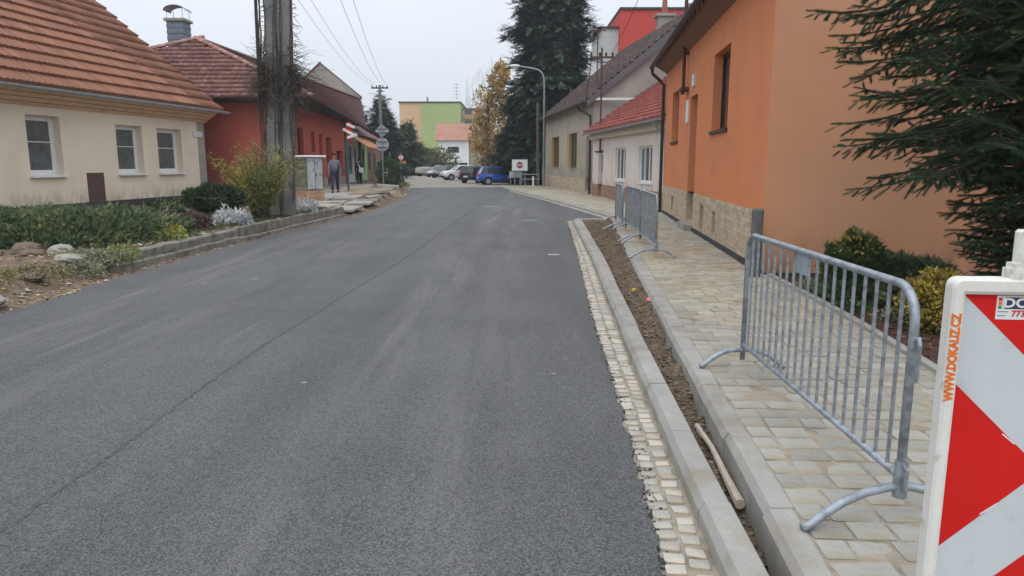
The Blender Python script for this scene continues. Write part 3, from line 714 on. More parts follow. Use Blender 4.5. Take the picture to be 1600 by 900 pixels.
mb = MB(); cover(mb, F1, 0.02, L1, .24, 1.068, [(7.03, 8.2, .2, 1.2)] + vents, .26, .075, .001, .014, .004, 3)
stuff(part('stone_cladding', mb, m_stone, oh))
mb = MB(); F1.box(mb, 0, L1, -.02, .035, .11, .235); part('plinth_base', mb, m_plinth, oh)
mb = MB(); wall(mb, G1, 0, 12, .05, 4.75); mb.quad(G1.P(0, 0, 4.75), G1.P(9.6, 0, 4.75), G1.P(4.8, 0, 8.6)); part('gable_wall', mb, m_peach, oh, label='peach coloured windowless gable wall')
mb = MB(); G1.box(mb, .05, 12, -.02, .012, .0, .16); part('gable_base', mb, m_plinth, oh)
for v_ in vents:
    mb = MB(); F1.box(mb, v_[0], v_[1], -.29, -.27, v_[2], v_[3]); part('vent_panel', mb, mat('brown_panel', (.17, .10, .07), rough=.8), oh)
window(F1, oh, *big, .24, fm=m_darkmet, gm=m_glass, bars_v=(.5,), sill=1, sillm=m_darkmet, sillout=.045)
window(F1, oh, *small, .24, fm=m_darkmet, gm=m_glass, bars_v=(.5,), sill=1, sillm=m_darkmet, sillout=.045)
mb = MB(); F1.box(mb, 7.05, 8.18, -.31, -.26, .34, 3.44); dd = part('door', mb, mat('brown_door', (.16, .07, .045), rough=.5), oh)
for k in range(3):
    mb = MB(); F1.box(mb, 7.2, 8.03, -.259, -.235, .5 + k * .98, 1.36 + k * .98); part('door_panel', mb, MATS['brown_door'], dd)
mb = MB(); mb.ball(F1.P(7.17, -.2, 1.42), .03); part('door_handle', mb, m_galv, dd)
mb = MB(); F1.box(mb, 7.0, 8.22, -.28, .22, .11, .3); part('door_step', mb, m_conc, oh)
# eaves
sl = math.tan(R(38)); ev = lambda s, o, dz=0: F1.P(s, o, 5.12 - (o - .42) * sl + dz)
mb = MB(); mb.add([F1.P(-.45, .42, 5.10), F1.P(L1 + .02, .42, 5.10), F1.P(L1 + .02, -4.6, 5.10 + 5.02 * sl), F1.P(-.45, -4.6, 5.10 + 5.02 * sl),
                   F1.P(-.45, .42, 4.98), F1.P(L1 + .02, .42, 4.98), F1.P(L1 + .02, -4.6, 4.98 + 5.02 * sl), F1.P(-.45, -4.6, 4.98 + 5.02 * sl)],
                  [(0, 1, 2, 3), (7, 6, 5, 4), (0, 4, 5, 1), (1, 5, 6, 2), (2, 6, 7, 3), (3, 7, 4, 0)])
part('roof', mb, m_tilebrown, oh)
tile_roof(oh, F1.P(-.45, .42, 5.11), F1.e, tuple(Vector((-F1.n.x, -F1.n.y, sl)).normalized()), L1 + .45, 6.3, .3, .36, m_tilebrown)
mb = MB()
mb.add([F1.P(-.4, .40, 4.97), F1.P(L1, .40, 4.97), F1.P(L1, .003, 4.70), F1.P(-.4, .003, 4.70)], [(0, 1, 2, 3)]); part('soffit', mb, mat('brown_soffit', (.24, .12, .075), rough=.8, var=.15), oh)
k = 0
while k * .55 < L1 + .3:
    mb = MB(); F1.box(mb, -.3 + k * .55, -.24 + k * .55, .39, .41, 4.86, 5.08); part('gutter_bracket', mb, m_darkmet, oh); k += 1
part('gutter', gutter_run([F1.P(-.5, .49, 5.03), F1.P(L1 + .25, .49, 4.97)], .08), m_darkmet, oh)
mb = MB(); mb.tube([F1.P(L1 + .2, .48, 4.93), F1.P(L1 + .2, .46, 4.75), F1.P(L1 + .1, .2, 4.5), F1.P(L1 + .06, .09, 4.35), F1.P(L1 + .06, .09, .1)], .055, 10); part('downpipe', mb, m_darkmet, oh)
mb = MB(); mb.tube([F1.P(8.85, .12, 3.78), F1.P(8.85, .12, 9.5)], .045, 10); ms = part('mast', mb, m_rust, oh)
mb = MB(); F1.box(mb, 8.6, 9.1, .0, .2, 3.68, 3.76); mb.tube([F1.P(8.7, .12, 3.7), F1.P(8.7, .14, 3.58)], .04); mb.tube([F1.P(9.0, .12, 3.7), F1.P(9.0, .14, 3.6)], .035); part('bracket', mb, m_rust, ms); mb = MB(); F1.box(mb, 8.78, 8.92, 0, .14, 4.6, 4.66); part('clamp', mb, m_rust, ms)
mb = MB(); F1.box(mb, 8.5, 8.85, .001, .03, 2.85, 3.42); part('meter_plate', mb, m_paint, oh)
mb = MB(); F1.box(mb, 7.55, 7.80, .001, .05, 3.68, 3.96); part('wall_lamp', mb, m_paint, oh)
# grey post beside the plinth corner
mb = MB(); mb.tube([(3.60, 10.62, .1), (3.60, 10.62, 1.12)], .085, 14); mb.tube([(3.60, 10.62, 1.12), (3.60, 10.62, 1.15)], [.085, .06], 14)
o = part('gate_post', mb, mat('grey_weathered_post', (.13, .13, .125), rough=.9, var=.25, scale=8)); tag(o, 'short dark grey post standing at the corner of the orange house', 'post')

# ------------------------------------------------------------------ PALE PINK HOUSE
ph = thing('house', 'low pale pink house with bright red tiled roof beside the orange house', 'house', (4.9, 32, .1))
F2 = Facade((5.55, 26.0), (4.23, 38.49), -1); L2 = F2.L; wz = 3.02
wins2 = [(2.0, 3.85, 1.05, 2.47), (5.9, 7.75, 1.05, 2.48)]; door2 = (10.2, 11.2, .2, 2.45)
mb = MB(); wall(mb, F2, 0, L2, .75, wz, wins2 + [(10.2, 11.2, .75, 2.45)], .25); wall(mb, F2, -.0, L2, wz, wz + .01); part('wall', mb, m_pink, ph)
mb = MB(); wall(mb, F2, 0, L2, .05, .75, [(10.2, 11.2, .2, .75)], .25, o=.012); part('plinth', mb, mat('brown_plinth_render', (.33, .19, .13), rough=.95, var=.12), ph)
for h_ in wins2: window(F2, ph, *h_, .14, gm=m_glasscur, bars_v=(.34, .67), sill=1, fw=.08, sillm=m_paint)
mb = MB(); F2.box(mb, 10.22, 11.18, -.2, -.15, .2, 2.43); dd = part('door', mb, mat('grey_white_door', (.45, .44, .43), rough=.5), ph)
mb = MB(); F2.box(mb, 10.4, 11.0, -.149, -.13, 1.4, 2.2); part('pane', mb, m_glasscur, dd)
mb = MB(); F2.box(mb, 0, L2 + .05, .0, .22, wz - .02, wz + .26); part('cornice', mb, mat('cream_cornice', (.60, .53, .42), rough=.9), ph)
sl2 = math.tan(R(33)); e2 = F2.e; up2 = Vector((-F2.n.x, -F2.n.y, sl2)).normalized()
O2 = Vector(F2.P(-.6, .42, 3.36)); W2 = L2 + .75; LL = 6.2
deck(ph, [O2, O2 + e2 * W2, O2 + e2 * W2 + up2 * LL, O2 + up2 * LL], m_tilepink)
Ob = O2 + up2 * LL; dn2 = Vector((-F2.n.x, -F2.n.y, -sl2)).normalized(); deck(ph, [Ob, Ob + dn2 * LL, Ob + dn2 * LL + e2 * W2, Ob + e2 * W2], m_tilepink)
tile_roof(ph, O2 + Vector((0, 0, .005)), e2, up2, W2, LL, .26, .36, m_tilepink, th=.11, wave=.03)
part('gutter', gutter_run([F2.P(-.6, .5, 3.34), F2.P(L2 + .2, .5, 3.30)], .08), m_zinc, ph)
mb = MB(); mb.tube([F2.P(.35, .5, 3.27), F2.P(.35, .35, 3.02), F2.P(.2, .1, 2.8), F2.P(.12, .08, .1)], .045, 8); part('downpipe', mb, m_zinc, ph)
mb = MB(); E2 = Vector(F2.P(L2, 0, 0)); i2 = Vector((-F2.n.x, -F2.n.y, 0)); p0 = E2; p1 = E2 + i2 * 10
mb.quad((p0.x, p0.y, 0), (p1.x, p1.y, 0), (p1.x, p1.y, 3), (p0.x + i2.x * 5, p0.y + i2.y * 5, 6.8), (p0.x, p0.y, 3.2)); part('gable_wall', mb, m_pink, ph)
# iron power mast on the front wall
mb = MB(); bx = F2.P(L2 - 2.1, .1, 0); mb.tube([(bx[0], bx[1], 2.3), (bx[0], bx[1], 7.3)], .045, 8); mast = tag(part('power_mast', mb, m_rust), 'iron power mast with a short crossarm fixed to the pink house wall', 'power mast')
mb = MB(); mb.box((bx[0], bx[1], 6.85), (1.15, .07, .09)); mb.box((bx[0], bx[1], 6.62), (.5, .05, .05)); part('crossarm', mb, m_rust, mast)
for dx in (-.52, -.1, .2, .52):
    mb = MB(); mb.tube([(bx[0] + dx, bx[1], 6.9), (bx[0] + dx, bx[1], 7.02), (bx[0] + dx, bx[1], 7.08)], [.045, .06, .03], 8); part('insulator', mb, m_darkmet, mast)
mb = MB(); mb.box((bx[0], bx[1] - .03, 2.36), (.5, .12, .06)); mb.box((bx[0] - .15, bx[1] - .05, 2.335), (.06, .06, .12)); part('bracket', mb, m_rust, mast)

# ------------------------------------------------------------------ BEIGE HOUSE with brick base
bh = thing('house', 'beige house with bare grey gable, brown tiled roof and ochre window reveals', 'house', (3.4, 47, .1))
F3 = Facade((4.31, 39.27), (2.56, 56.23), -1); L3 = F3.L
wins3 = [(4.5, 7.0, 1.5, 3.6), (10.9, 13.8, 1.5, 3.6)]; dr3 = (.5, 1.75, .3, 3.25)
mb = MB(); wall(mb, F3, 0, L3, .95, 5.1, wins3 + [(.5, 1.75, .95, 3.25)], .28); part('wall', mb, m_beige, bh)
mb = MB(); wall(mb, F3, 0, L3, .05, .95, [(.5, 1.75, .3, .95)], .28, o=.004); part('plinth', mb, mat('brick_mortar', (.33, .28, .21), rough=1), bh)
mb = MB(); cover(mb, F3, 0, L3, .1, .93, [(.5, 1.75, .2, 1.2)], .30, .105, .005, .035, .012, 8); stuff(part('brickwork', mb, m_brick, bh))
for h_ in wins3:
    window(F3, bh, *h_, .2, fm=mat('brown_wood_frame', (.13, .075, .05), rough=.6), gm=m_glass, bars_v=(.5,), fw=.09, sill=1, sillm=m_gable)
    for a, b, c, d in ((h_[1] - .012, h_[1] - .003, -.2, .0), (h_[0] - .18, h_[0], .002, .012), (h_[1], h_[1] + .75, .002, .012)):
        mb = MB(); F3.box(mb, a, b, c, d, h_[2], h_[3])
        part('reveal', mb, mat('ochre_reveal', (.42, .31, .13), rough=.9, var=.1), bh)
mb = MB(); F3.box(mb, .52, 1.73, -.22, -.17, .3, 3.23); part('door', mb, mat('old_brown_door', (.20, .12, .08), rough=.8, var=.2), bh)
sl3 = math.tan(R(39)); up3 = Vector((-F3.n.x, -F3.n.y, sl3)).normalized(); e3 = F3.e; O3 = Vector(F3.P(-.25, .42, 5.02)); W3 = L3 + .5; LL3 = 8.25
i3 = Vector((-F3.n.x, -F3.n.y, 0)); deck(bh, [O3, O3 + e3 * W3, O3 + e3 * W3 + up3 * LL3, O3 + up3 * LL3], m_tilebrown)
R3 = O3 + up3 * LL3; dn3 = Vector((-F3.n.x, -F3.n.y, -sl3)).normalized(); deck(bh, [R3, R3 + dn3 * LL3, R3 + dn3 * LL3 + e3 * W3, R3 + e3 * W3], m_tilebrown)
tile_roof(bh, O3 + Vector((0, 0, .005)), e3, up3, W3, LL3, .3, .42, m_tilebrown, th=.13, wave=.03)
ridge(bh, R3 + Vector((0, 0, .06)), R3 + e3 * W3 + Vector((0, 0, .06)), m_tilebrown)
mb = MB(); a_ = Vector(F3.P(0, 0, 0)); b_ = a_ + i3 * 12.3
mb.quad((a_.x, a_.y, 0), (b_.x, b_.y, 0), (b_.x, b_.y, 5.1), ((a_ + i3 * 6.1).x, (a_ + i3 * 6.1).y, 10.05), (a_.x, a_.y, 5.15)); part('gable_wall', mb, m_gable, bh)
mb = MB()  # broad dark verge board down the gable
for k in (0,):
    q0 = O3 + Vector((0, 0, .06)) - e3 * .02; q1 = q0 + up3 * LL3; mb.add([q0, q1, q1 - Vector((0, 0, .55)), q0 - Vector((0, 0, .35)), q0 - e3 * .03, q1 - e3 * .03, q1 - e3 * .03 - Vector((0, 0, .55)), q0 - e3 * .03 - Vector((0, 0, .35))], [(0, 1, 2, 3), (7, 6, 5, 4), (0, 4, 5, 1), (3, 2, 6, 7), (0, 3, 7, 4), (1, 5, 6, 2)])
part('verge_board', mb, mat('dark_grey_verge', (.12, .11, .12), rough=.8), bh)
mb = MB(); G3 = Vector(F3.P(-.1, 0, 0)); mb.box((G3.x + 1.25, G3.y - .12, 5.12), (2.9, .12, .12)); part('ledge', mb, m_paint, bh)
part('gutter', gutter_run([F3.P(-.25, .5, 5.0), F3.P(L3 + .3, .5, 5.0)], .09), m_darkmet, bh)
mb = MB(); mb.tube([F3.P(1.9, .5, 4.93), F3.P(1.9, .4, 4.7), F3.P(.3, .12, 4.3), F3.P(.25, .1, 4.1), F3.P(.25, .1, .1)], .06, 8); part('downpipe', mb, m_darkmet, bh)
cpos = R3 + e3 * 7.7; mb = MB(); mb.bb((cpos.x - .45, cpos.y - .4, cpos.z - 1.2), (cpos.x + .45, cpos.y + .4, cpos.z + .55)); mb.bb((cpos.x - .6, cpos.y - .55, cpos.z + .55), (cpos.x + .6, cpos.y + .55, cpos.z + .7))
ch = part('chimney', mb, m_gable, bh); mb = MB(); mb.tube([(cpos.x, cpos.y, cpos.z + .7), (cpos.x, cpos.y, cpos.z + 1.75)], [.2, .13], 10); part('chimney_pot', mb, m_terra, ch)
mb = MB(); a = O3 + e3 * 2.6 + up3 * 1.4; mb.tube([a, a + Vector((0, 0, 3.2))], .035, 6); mb.box(a + Vector((0, 0, 3.1)), (.9, .04, .05)); part('roof_mast', mb, m_rust, bh)

# ------------------------------------------------------------------ CREAM HOUSE (left, near)
chs = thing('house', 'cream house on the left with orange tiled roof, roof window and three white windows', 'house', (-15, 27, .3))
F4 = Facade((-15.24, 21.6), (-13.64, 32.67), 1); L4 = F4.L
w4 = [(1.62 + .75, 3.0 + .95, 1.42, 3.32), (6.55, 7.85, 1.42, 3.2), (8.75, 10.0, 1.42, 3.2)]
import_w = None
def uv(u, F_):   # distance along a facade for a bearing tan
    t = u; A, e = F_.A, F_.e; return (t * A.y - A.x) / (e.x - t * e.y)
S4 = lambda u: uv((u - 800) / 1130. * .995, F4)
w4 = [(S4(54), S4(106), 1.42, 3.30), (S4(191), S4(231), 1.42, 3.2), (S4(254), S4(291), 1.42, 3.18)]
dr = (S4(140), S4(166), .42, 1.47)
mb = MB(); wall(mb, F4, -14, L4, .45, 3.62, w4 + [dr[:2] + (.45, 1.47)], .5); part('wall', mb, m_cream, chs)
mb = MB(); F4.box(mb, -14, L4 - .0, -.05, .03, .12, .46); part('plinth', mb, m_plinth, chs)
for h_ in w4: window(F4, chs, *h_, .32, gm=m_glasscur, bars_h=(.56,), fw=.16, sill=1, sillm=m_paint, sillout=.14)
mb = MB(); F4.box(mb, dr[0], dr[1], -.03, .02, .44, 1.47); part('hatch', mb, mat('brown_hatch', (.11, .062, .055), rough=.6), chs, label='brown meter hatch')
mb = MB(); F4.box(mb, S4(308), S4(321), .001, .08, 2.93, 3.16); part('vent_box', mb, m_paint, chs)
mb = MB(); G4a = F4.P(L4, 0, 0); i4 = -F4.n; b4 = Vector(G4a) + i4 * 11
mb.quad((G4a[0], G4a[1], .1), (b4.x, b4.y, .1), (b4.x, b4.y, 3.6), ((Vector(G4a) + i4 * 5.5).x, (Vector(G4a) + i4 * 5.5).y, 8.3), (G4a[0], G4a[1], 3.8)); part('gable_wall', mb, m_gable, chs)
mb = MB(); F4.box(mb, L4 - .5, L4 + .02, -.01, .02, .13, 3.6); part('corner_strip', mb, m_gable, chs)
sl4 = math.tan(R(40)); up4 = Vector((i4.x, i4.y, sl4)).normalized(); O4 = Vector(F4.P(-14, .72, 4.1)); W4 = L4 + 14.25; LL4 = 7.6
deck(chs, [O4, O4 + F4.e * W4, O4 + F4.e * W4 + up4 * LL4, O4 + up4 * LL4], m_tileor)
R4 = O4 + up4 * LL4; dn4 = Vector((i4.x, i4.y, -sl4)).normalized(); deck(chs, [R4, R4 + dn4 * LL4, R4 + dn4 * LL4 + F4.e * W4, R4 + F4.e * W4], m_tileor)
sk = (14 + S4(2) - 1.8, 14 + S4(2) + 1.2, 2.3, 4.0)
tile_roof(chs, O4 + Vector((0, 0, .01)), F4.e, up4, W4, LL4, .235, .62, m_tileor, nmax=300, skip=lambda u, v: sk[0] < u < sk[1] and sk[2] < v < sk[3], th=.11, wave=.035)
ridge(chs, R4 + Vector((0, 0, .08)), R4 + F4.e * W4 + Vector((0, 0, .08)), m_tileor, .13, .38)
n4 = F4.e.cross(up4); n4 = n4 if n4.z > 0 else -n4
M4 = Matrix((F4.e, up4, n4)).transposed()
sc_ = O4 + F4.e * (sk[0] + sk[1]) / 2 + up4 * (sk[2] + sk[3]) / 2
mb = MB(); wq, lq = sk[1] - sk[0], sk[3] - sk[2]
for dx, dy, sx, sy in ((0, -lq / 2 + .09, wq, .18), (0, lq / 2 - .06, wq, .12), (-wq / 2 + .06, 0, .12, lq), (wq / 2 - .06, 0, .12, lq), (0, 0, .1, lq)): mb.box(sc_ + M4 @ Vector((dx, dy, .09)), (sx, sy, .16), M4)
rw = part('roof_window', mb, m_zinc, chs); mb = MB(); mb.box(sc_ + M4 @ Vector((0, 0, .10)), (wq - .2, lq - .25, .03), M4); part('pane', mb, mat('roof_glass', (.25, .28, .3), rough=.08, spec=.7), rw)
mb = MB(); q = [F4.P(-14, .70, 4.03), F4.P(L4 + .2, .70, 4.03), F4.P(L4 + .2, 0.01, 3.56), F4.P(-14, 0.01, 3.56)]; mb.quad(*q); part('soffit', mb, m_wood, chs, label='orange brown boarded soffit')
k = 0
for t in (.24, .5, .76):
    a = Vector(q[0]).lerp(Vector(q[3]), t); b = Vector(q[1]).lerp(Vector(q[2]), t); mb = MB(); mb.tube([a - Vector((0, 0, .004)), b - Vector((0, 0, .004))], .008, 4); part('board_joint', mb, m_darkmet, chs)
part('gutter', gutter_run([F4.P(-14, .82, 4.10), F4.P(L4 + .75, .82, 4.06)], .11), m_zinc, chs)
mb = MB(); s_ = S4(0) - .25
F4.box(mb, s_, s_ + .06, .02, .35, 3.35, 3.42); F4.box(mb, s_, s_ + .06, .02, .42, 2.86, 2.93); F4.box(mb, s_ + .0, s_ + .06, .26, .33, 2.9, 3.4); part('iron_bracket', mb, m_darkmet, chs)

# ------------------------------------------------------------------ RED HOUSE with hipped roof
rh = thing('house', 'red house with hipped weathered tile roof and slate chimney behind the concrete pole', 'house', (-12, 36, .3))
E1 = Vector((-8.95, 33.5, 4.69)); E0 = Vector((-26, 33.5, 4.69)); AP = Vector((-15.5, 37.2, 7.76)); E5 = Vector((-12.2, 62.2, 4.69)); AP2 = Vector((-14.6, 72, 7.76)); E6 = Vector((-14.0, 72, 4.69))
F5 = Facade((-10.45, 34.5), (-11.55, 50.8), 1); L5 = F5.L
S5 = lambda u: uv((u - 800) / 1130. * .995, F5)
hs = [(S5(470), S5(479), 1.5, 3.55), (S5(491), S5(496.5), 2.5, 3.5), (S5(503), S5(508), .45, 3.45), (S5(514), S5(522), .45, 3.35), (S5(529), S5(538), 1.3, 2.6)]
mb = MB(); wall(mb, F5, 0, L5, .95, 4.6, [(a, b, max(c, .95), d) for a, b, c, d in hs], .3); part('wall', mb, m_redw, rh)
mb = MB(); wall(mb, F5, 0, L5, .25, .95, [(a, b, c, .95) for a, b, c, d in hs if c < .9], .3, o=.02); part('plinth', mb, stucco('grey_pink_plinth', (.36, .27, .23)), rh)
for a, b, c, d in hs:
    if c > 1: window(F5, rh, a, b, c, d, .26, fm=m_darkmet, fw=.06, sill=1, sillm=m_darkmet)
    else:
        mb = MB(); F5.box(mb, a, b, -.28, -.24, c, d); part('door', mb, mat('dark_red_door', (.10, .035, .03), rough=.6), rh)
G5 = Facade((-26, 34.5), (-10.45, 34.5), 1); G5.n = Vector((0, -1, 0)); G5.M = Matrix((G5.e, G5.n, (0, 0, 1))).transposed()
mb = MB(); wall(mb, G5, 0, G5.L, .25, 4.6); part('side_wall', mb, m_redw, rh)
mb = MB(); G5.box(mb, 0, G5.L, .0, .015, .2, .8); part('side_plinth', mb, stucco('grey_pink_plinth', (.36, .27, .23)), rh)
mb = MB(); mb.add([E0, E1, AP], [(0, 1, 2)]); n_ = 12; gv = [(E1.lerp(E5, i / n_)).lerp(AP.lerp(AP2, i / n_), j / n_) - Vector((0, 0, .05)) for j in range(n_ + 1) for i in range(n_ + 1)]; mb.add(gv, [(j * (n_ + 1) + i, j * (n_ + 1) + i + 1, (j + 1) * (n_ + 1) + i + 1, (j + 1) * (n_ + 1) + i) for j in range(n_) for i in range(n_)])
mb.add([E0, AP, AP2, (-26, 70, 4.69)], [(0, 1, 2, 3)]); part('roof', mb, m_tiledark, rh)
up5 = (AP - Vector((AP.x, E1.y, E1.z))).normalized(); Lh = (AP - Vector((AP.x, E1.y, E1.z))).length; xa = AP.x + 26
def ins(u, v): t = v / Lh; return t < 1 and xa * t < u < 17.05 + (xa - 17.05) * t
tile_roof(rh, E0 + Vector((0, 0, .02)), (1, 0, 0), up5, 17.05, Lh, .30, .345, m_tilered, inside=ins, th=.10, wave=.03)
mb = MB(); nr_ = 13; nc = 90; vs = []; fs = []     # long street slope, tiles between the two curving edges
for r_ in range(nr_):
    for c_ in range(nc):
        def Q(cc, rr):
            lo = E1.lerp(E5, cc); hi = AP.lerp(AP2, cc); return lo.lerp(hi, rr)
        c0, c1 = c_ / nc, (c_ + .96) / nc; r0, r1 = r_ / nr_, (r_ + 1.0) / nr_; up_ = Vector((.35, 0, .9)).normalized()
        n0 = len(vs); a, b, c, d = Q(c0, r0), Q(c1, r0), Q(c1, r1), Q(c0, r1)
        vs += [a + up_ * .12, b + up_ * .12, c + up_ * .02, d + up_ * .02, a + up_ * .01, b + up_ * .01]; fs += [(n0, n0 + 1, n0 + 2, n0 + 3), (n0 + 4, n0 + 5, n0 + 1, n0)]
stuff(part('street_side_tiles', mb.add(vs, fs), m_tiledark, rh))
ridge(rh, E1 + Vector((0, 0, .1)), AP + Vector((0, 0, .1)), mat('pale_ridge_tile', (.36, .20, .16), rough=.8, var=.3, scale=4, island=.3), .13, .36)
ridge(rh, E0 + Vector((0, 0, .1)), AP + Vector((0, 0, .1)), MATS['pale_ridge_tile'], .13, .36)
ridge(rh, AP + Vector((0, 0, .1)), AP2 + Vector((0, 0, .1)), m_tiledark, .13, .36)
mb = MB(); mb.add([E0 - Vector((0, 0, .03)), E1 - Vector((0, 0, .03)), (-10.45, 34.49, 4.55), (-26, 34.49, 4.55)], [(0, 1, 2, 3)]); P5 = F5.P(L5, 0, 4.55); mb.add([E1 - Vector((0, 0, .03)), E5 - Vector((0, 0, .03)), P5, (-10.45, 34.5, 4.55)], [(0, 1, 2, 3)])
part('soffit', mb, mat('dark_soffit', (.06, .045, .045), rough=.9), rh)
part('gutter', gutter_run([E0 + Vector((0, -.07, 0)), E1 + Vector((.07, -.07, 0)), E5 + Vector((.07, 0, -.02))], .08), m_darkmet, rh)
cx, cy = -16.95, 38.5; mb = MB(); k = 0; z = 6.6
while z < 8.88:
    mb.bev((cx, cy, z + .075), (.84 + .03 * (k % 2), .84 + .03 * (k % 2), .15), .02); z += .15; k += 1
ch = part('chimney', mb, m_bluep, rh); mb = MB(); mb.bb((cx - .52, cy - .52, 8.85), (cx + .52, cy + .52, 8.98)); part('chimney_cap', mb, m_gable, ch)
mb = MB(); vs = []
for j in range(9):
    t = math.pi * j / 8; vs += [(cx - .55 * math.cos(t) * 1., cy - .45, 9.35 + .28 * math.sin(t)), (cx - .55 * math.cos(t), cy + .45, 9.35 + .28 * math.sin(t))]
mb.add(vs, [(2 * j, 2 * j + 2, 2 * j + 3, 2 * j + 1) for j in range(8)])
for dx in (-.4, .4):
    for dy in (-.4, .4): mb.tube([(cx + dx, cy + dy, 8.97), (cx + dx, cy + dy, 9.46)], .015, 5)
part('chimney_cowl', mb, m_zinc, ch)

# grey gable behind the red house
gg = thing('house', 'tall house with plain grey gable rising behind the red house roof', 'house', (-20, 76, 0))
mb = MB(); pts = [(-24.0, -.1), (-15.3, -.1), (-15.3, 8.43), (-19.15, 11.6), (-24.0, 7.3)]; mb.prism(pts, 75, 90); shear = lambda m_: setattr(m_, 'v', [(x - (y - 75) * .30, y, z) for x, y, z in m_.v]); shear(mb); part('wall', mb, m_gable, gg)
mb = MB(); mb.prism([(-19.15, 11.6), (-15.1, 8.28), (-15.1, 8.38), (-19.15, 11.72)], 74.95, 90.2); mb.prism([(-19.15, 11.6), (-19.15, 11.85), (-24.5, 7.1), (-24.5, 6.85)], 74.95, 90.2); shear(mb); part('roof', mb, m_tiledark, gg)
# ------------------------------------------------------------------ SHOP beyond the red house
sh = thing('shop_building', 'small white and green shop with orange awning beyond the red house', 'shop', (-13, 60, .3))
F6 = Facade((-11.62, 51.2), (-14.2, 80), 1); L6 = F6.L
ho = [(1.2, 3.6, 1.0, 3.0), (5.2, 6.4, .45, 2.9), (8.5, 12, 1.1, 3.0), (15, 17.2, 1.1, 2.8), (20, 22, 1.1, 2.8)]
mb = MB(); wall(mb, F6, 0, 8, .3, 4.0, ho[:2], .15); part('wall', mb, m_whitewall, sh)
mb = MB(); wall(mb, F6, 8, 14, .3, 4.0, ho[2:3], .15); part('green_wall', mb, stucco('pale_green_render', (.42, .62, .38)), sh)
mb = MB(); wall(mb, F6, 14, L6, .3, 4.0, ho[3:], .15); part('brown_wall', mb, stucco('brown_render', (.30, .17, .13)), sh)
for a, b, c, d in ho: window(F6, sh, a, b, c, d, .1, fm=mat('green_frame', (.05, .16, .09), rough=.5), fw=.1, bars_v=(.5,))
for a in (7.8, -.1): mb = MB(); F6.box(mb, a, a + .28, 0, .2, .3, 4.0); part('pilaster', mb, MATS['green_frame'], sh)
mb = MB(); a = [F6.P(0, .1, 3.9), F6.P(13, .1, 3.9), F6.P(13, 1.6, 2.95), F6.P(0, 1.6, 2.95)]
mb.add(a + [(x, y, z - .04) for x, y, z in a], [(0, 1, 2, 3), (7, 6, 5, 4), (0, 4, 5, 1), (2, 6, 7, 3), (0, 3, 7, 4), (1, 5, 6, 2)]); part('awning', mb, mat('orange_canvas', (.48, .20, .09), rough=.8, var=.1), sh)
mb = MB(); mb.add([F6.P(-.3, .5, 4.02), F6.P(L6, .5, 4.02), F6.P(L6, -3, 6.1), F6.P(-.3, -3, 6.1), F6.P(-.3, .5, 3.95), F6.P(L6, .5, 3.95), F6.P(L6, -3, 3.95), F6.P(-.3, -3, 3.95)], [(0, 1, 2, 3), (0, 4, 5, 1), (0, 3, 7, 4), (4, 7, 6, 5)]); part('roof', mb, m_tiledark, sh)

# ------------------------------------------------------------------ FAR BUILDINGS
ga = thing('apartment_block', 'panel apartment block with lime green and peach end wall beyond the parked cars', 'apartment block', (-20, 185, 0))
def fbox(name, x0, x1, y0, y1, z0, z1, m, par, lab=None):
    mb = MB(); mb.bb((x0, y0, z0), (x1, y1, z1)); return part(name, mb, m, par, label=lab)
m_lime = stucco('lime_green_render', (.37, .45, .19), scale=.1); m_peachw = stucco('far_peach_render', (.62, .42, .26), scale=.1)
# the lime part steps in 3 mm proud of the peach part
fbox('wall', -27.3, -22.1, 180, 200, -.3, 16.2, m_peachw, ga, 'peach strip of the end wall'); fbox('wall', -22.1, -12.5, 179.9, 199.9, -.3, 16.2, m_lime, ga, 'lime green end wall')
mb = MB(); mb.bb((-27.5, 179.7, 16.2), (-12.3, 200.2, 16.5)); part('roof', mb, m_plinth, ga)
fbox('side_wall', -12.5, -6.5, 184, 210, -.3, 14.9, stucco('pink_grey_panel', (.50, .40, .36), scale=.1), ga); fbox('side_roof', -12.3, -6.2, 183.8, 210, 14.9, 15.2, m_plinth, ga)
for fl in range(5):
    for c_ in range(2):
        mb = MB(); mb.bb((-11.9 + c_ * 2.8, 183.2, 1.6 + fl * 2.75), (-9.8 + c_ * 2.8, 184.02, 2.6 + fl * 2.75)); bl = part('balcony', mb, mat('balcony_panel', (.55, .35, .15), rough=.8), ga)
        mb = MB(); mb.bb((-11.7 + c_ * 2.8, 183.94, 2.7 + fl * 2.75), (-10 + c_ * 2.8, 184.0 - .01, 3.9 + fl * 2.75)); part('window', mb, m_glass, ga)
mb = MB(); mb.tube([(-21, 185, 16.5), (-21, 185, 18.0)], .25, 8); part('vent', mb, m_gable, ga)
mb = MB(); mb.tube([(-13.6, 183, 16.5), (-13.6, 183, 21.2)], .05, 6)
for k in range(5): mb.tube([(-14.3, 183, 17.6 + k * .8), (-12.9, 183, 17.6 + k * .8)], .05, 5)
part('antenna', mb, m_galv, ga)
wh = thing('house', 'small white two storey house with orange tiled roof in front of the green block', 'house', (-12, 150, 0))
FW = Facade((-15.0, 150), (-8.8, 150), -1); FW.n = Vector((0, -1, 0)); FW.M = Matrix((FW.e, FW.n, (0, 0, 1))).transposed()
hw = [(1.9, 4.2, 3.9, 5.1), (1.9, 2.9, 1.0, 2.1 - .3), (4.2, 5.9, 1.0, 1.9)]
mb = MB(); wall(mb, FW, 0, 6.2, -.3, 6.55, hw, .2); mb.quad((-15, 150, -.3), (-15, 160, -.3), (-15, 160, 6.5), (-15, 150, 6.5)); mb.quad((-8.8, 150, -.3), (-8.8, 160, -.3), (-8.8, 160, 6.5), (-8.8, 150, 6.5)); part('wall', mb, m_whitewall, wh)
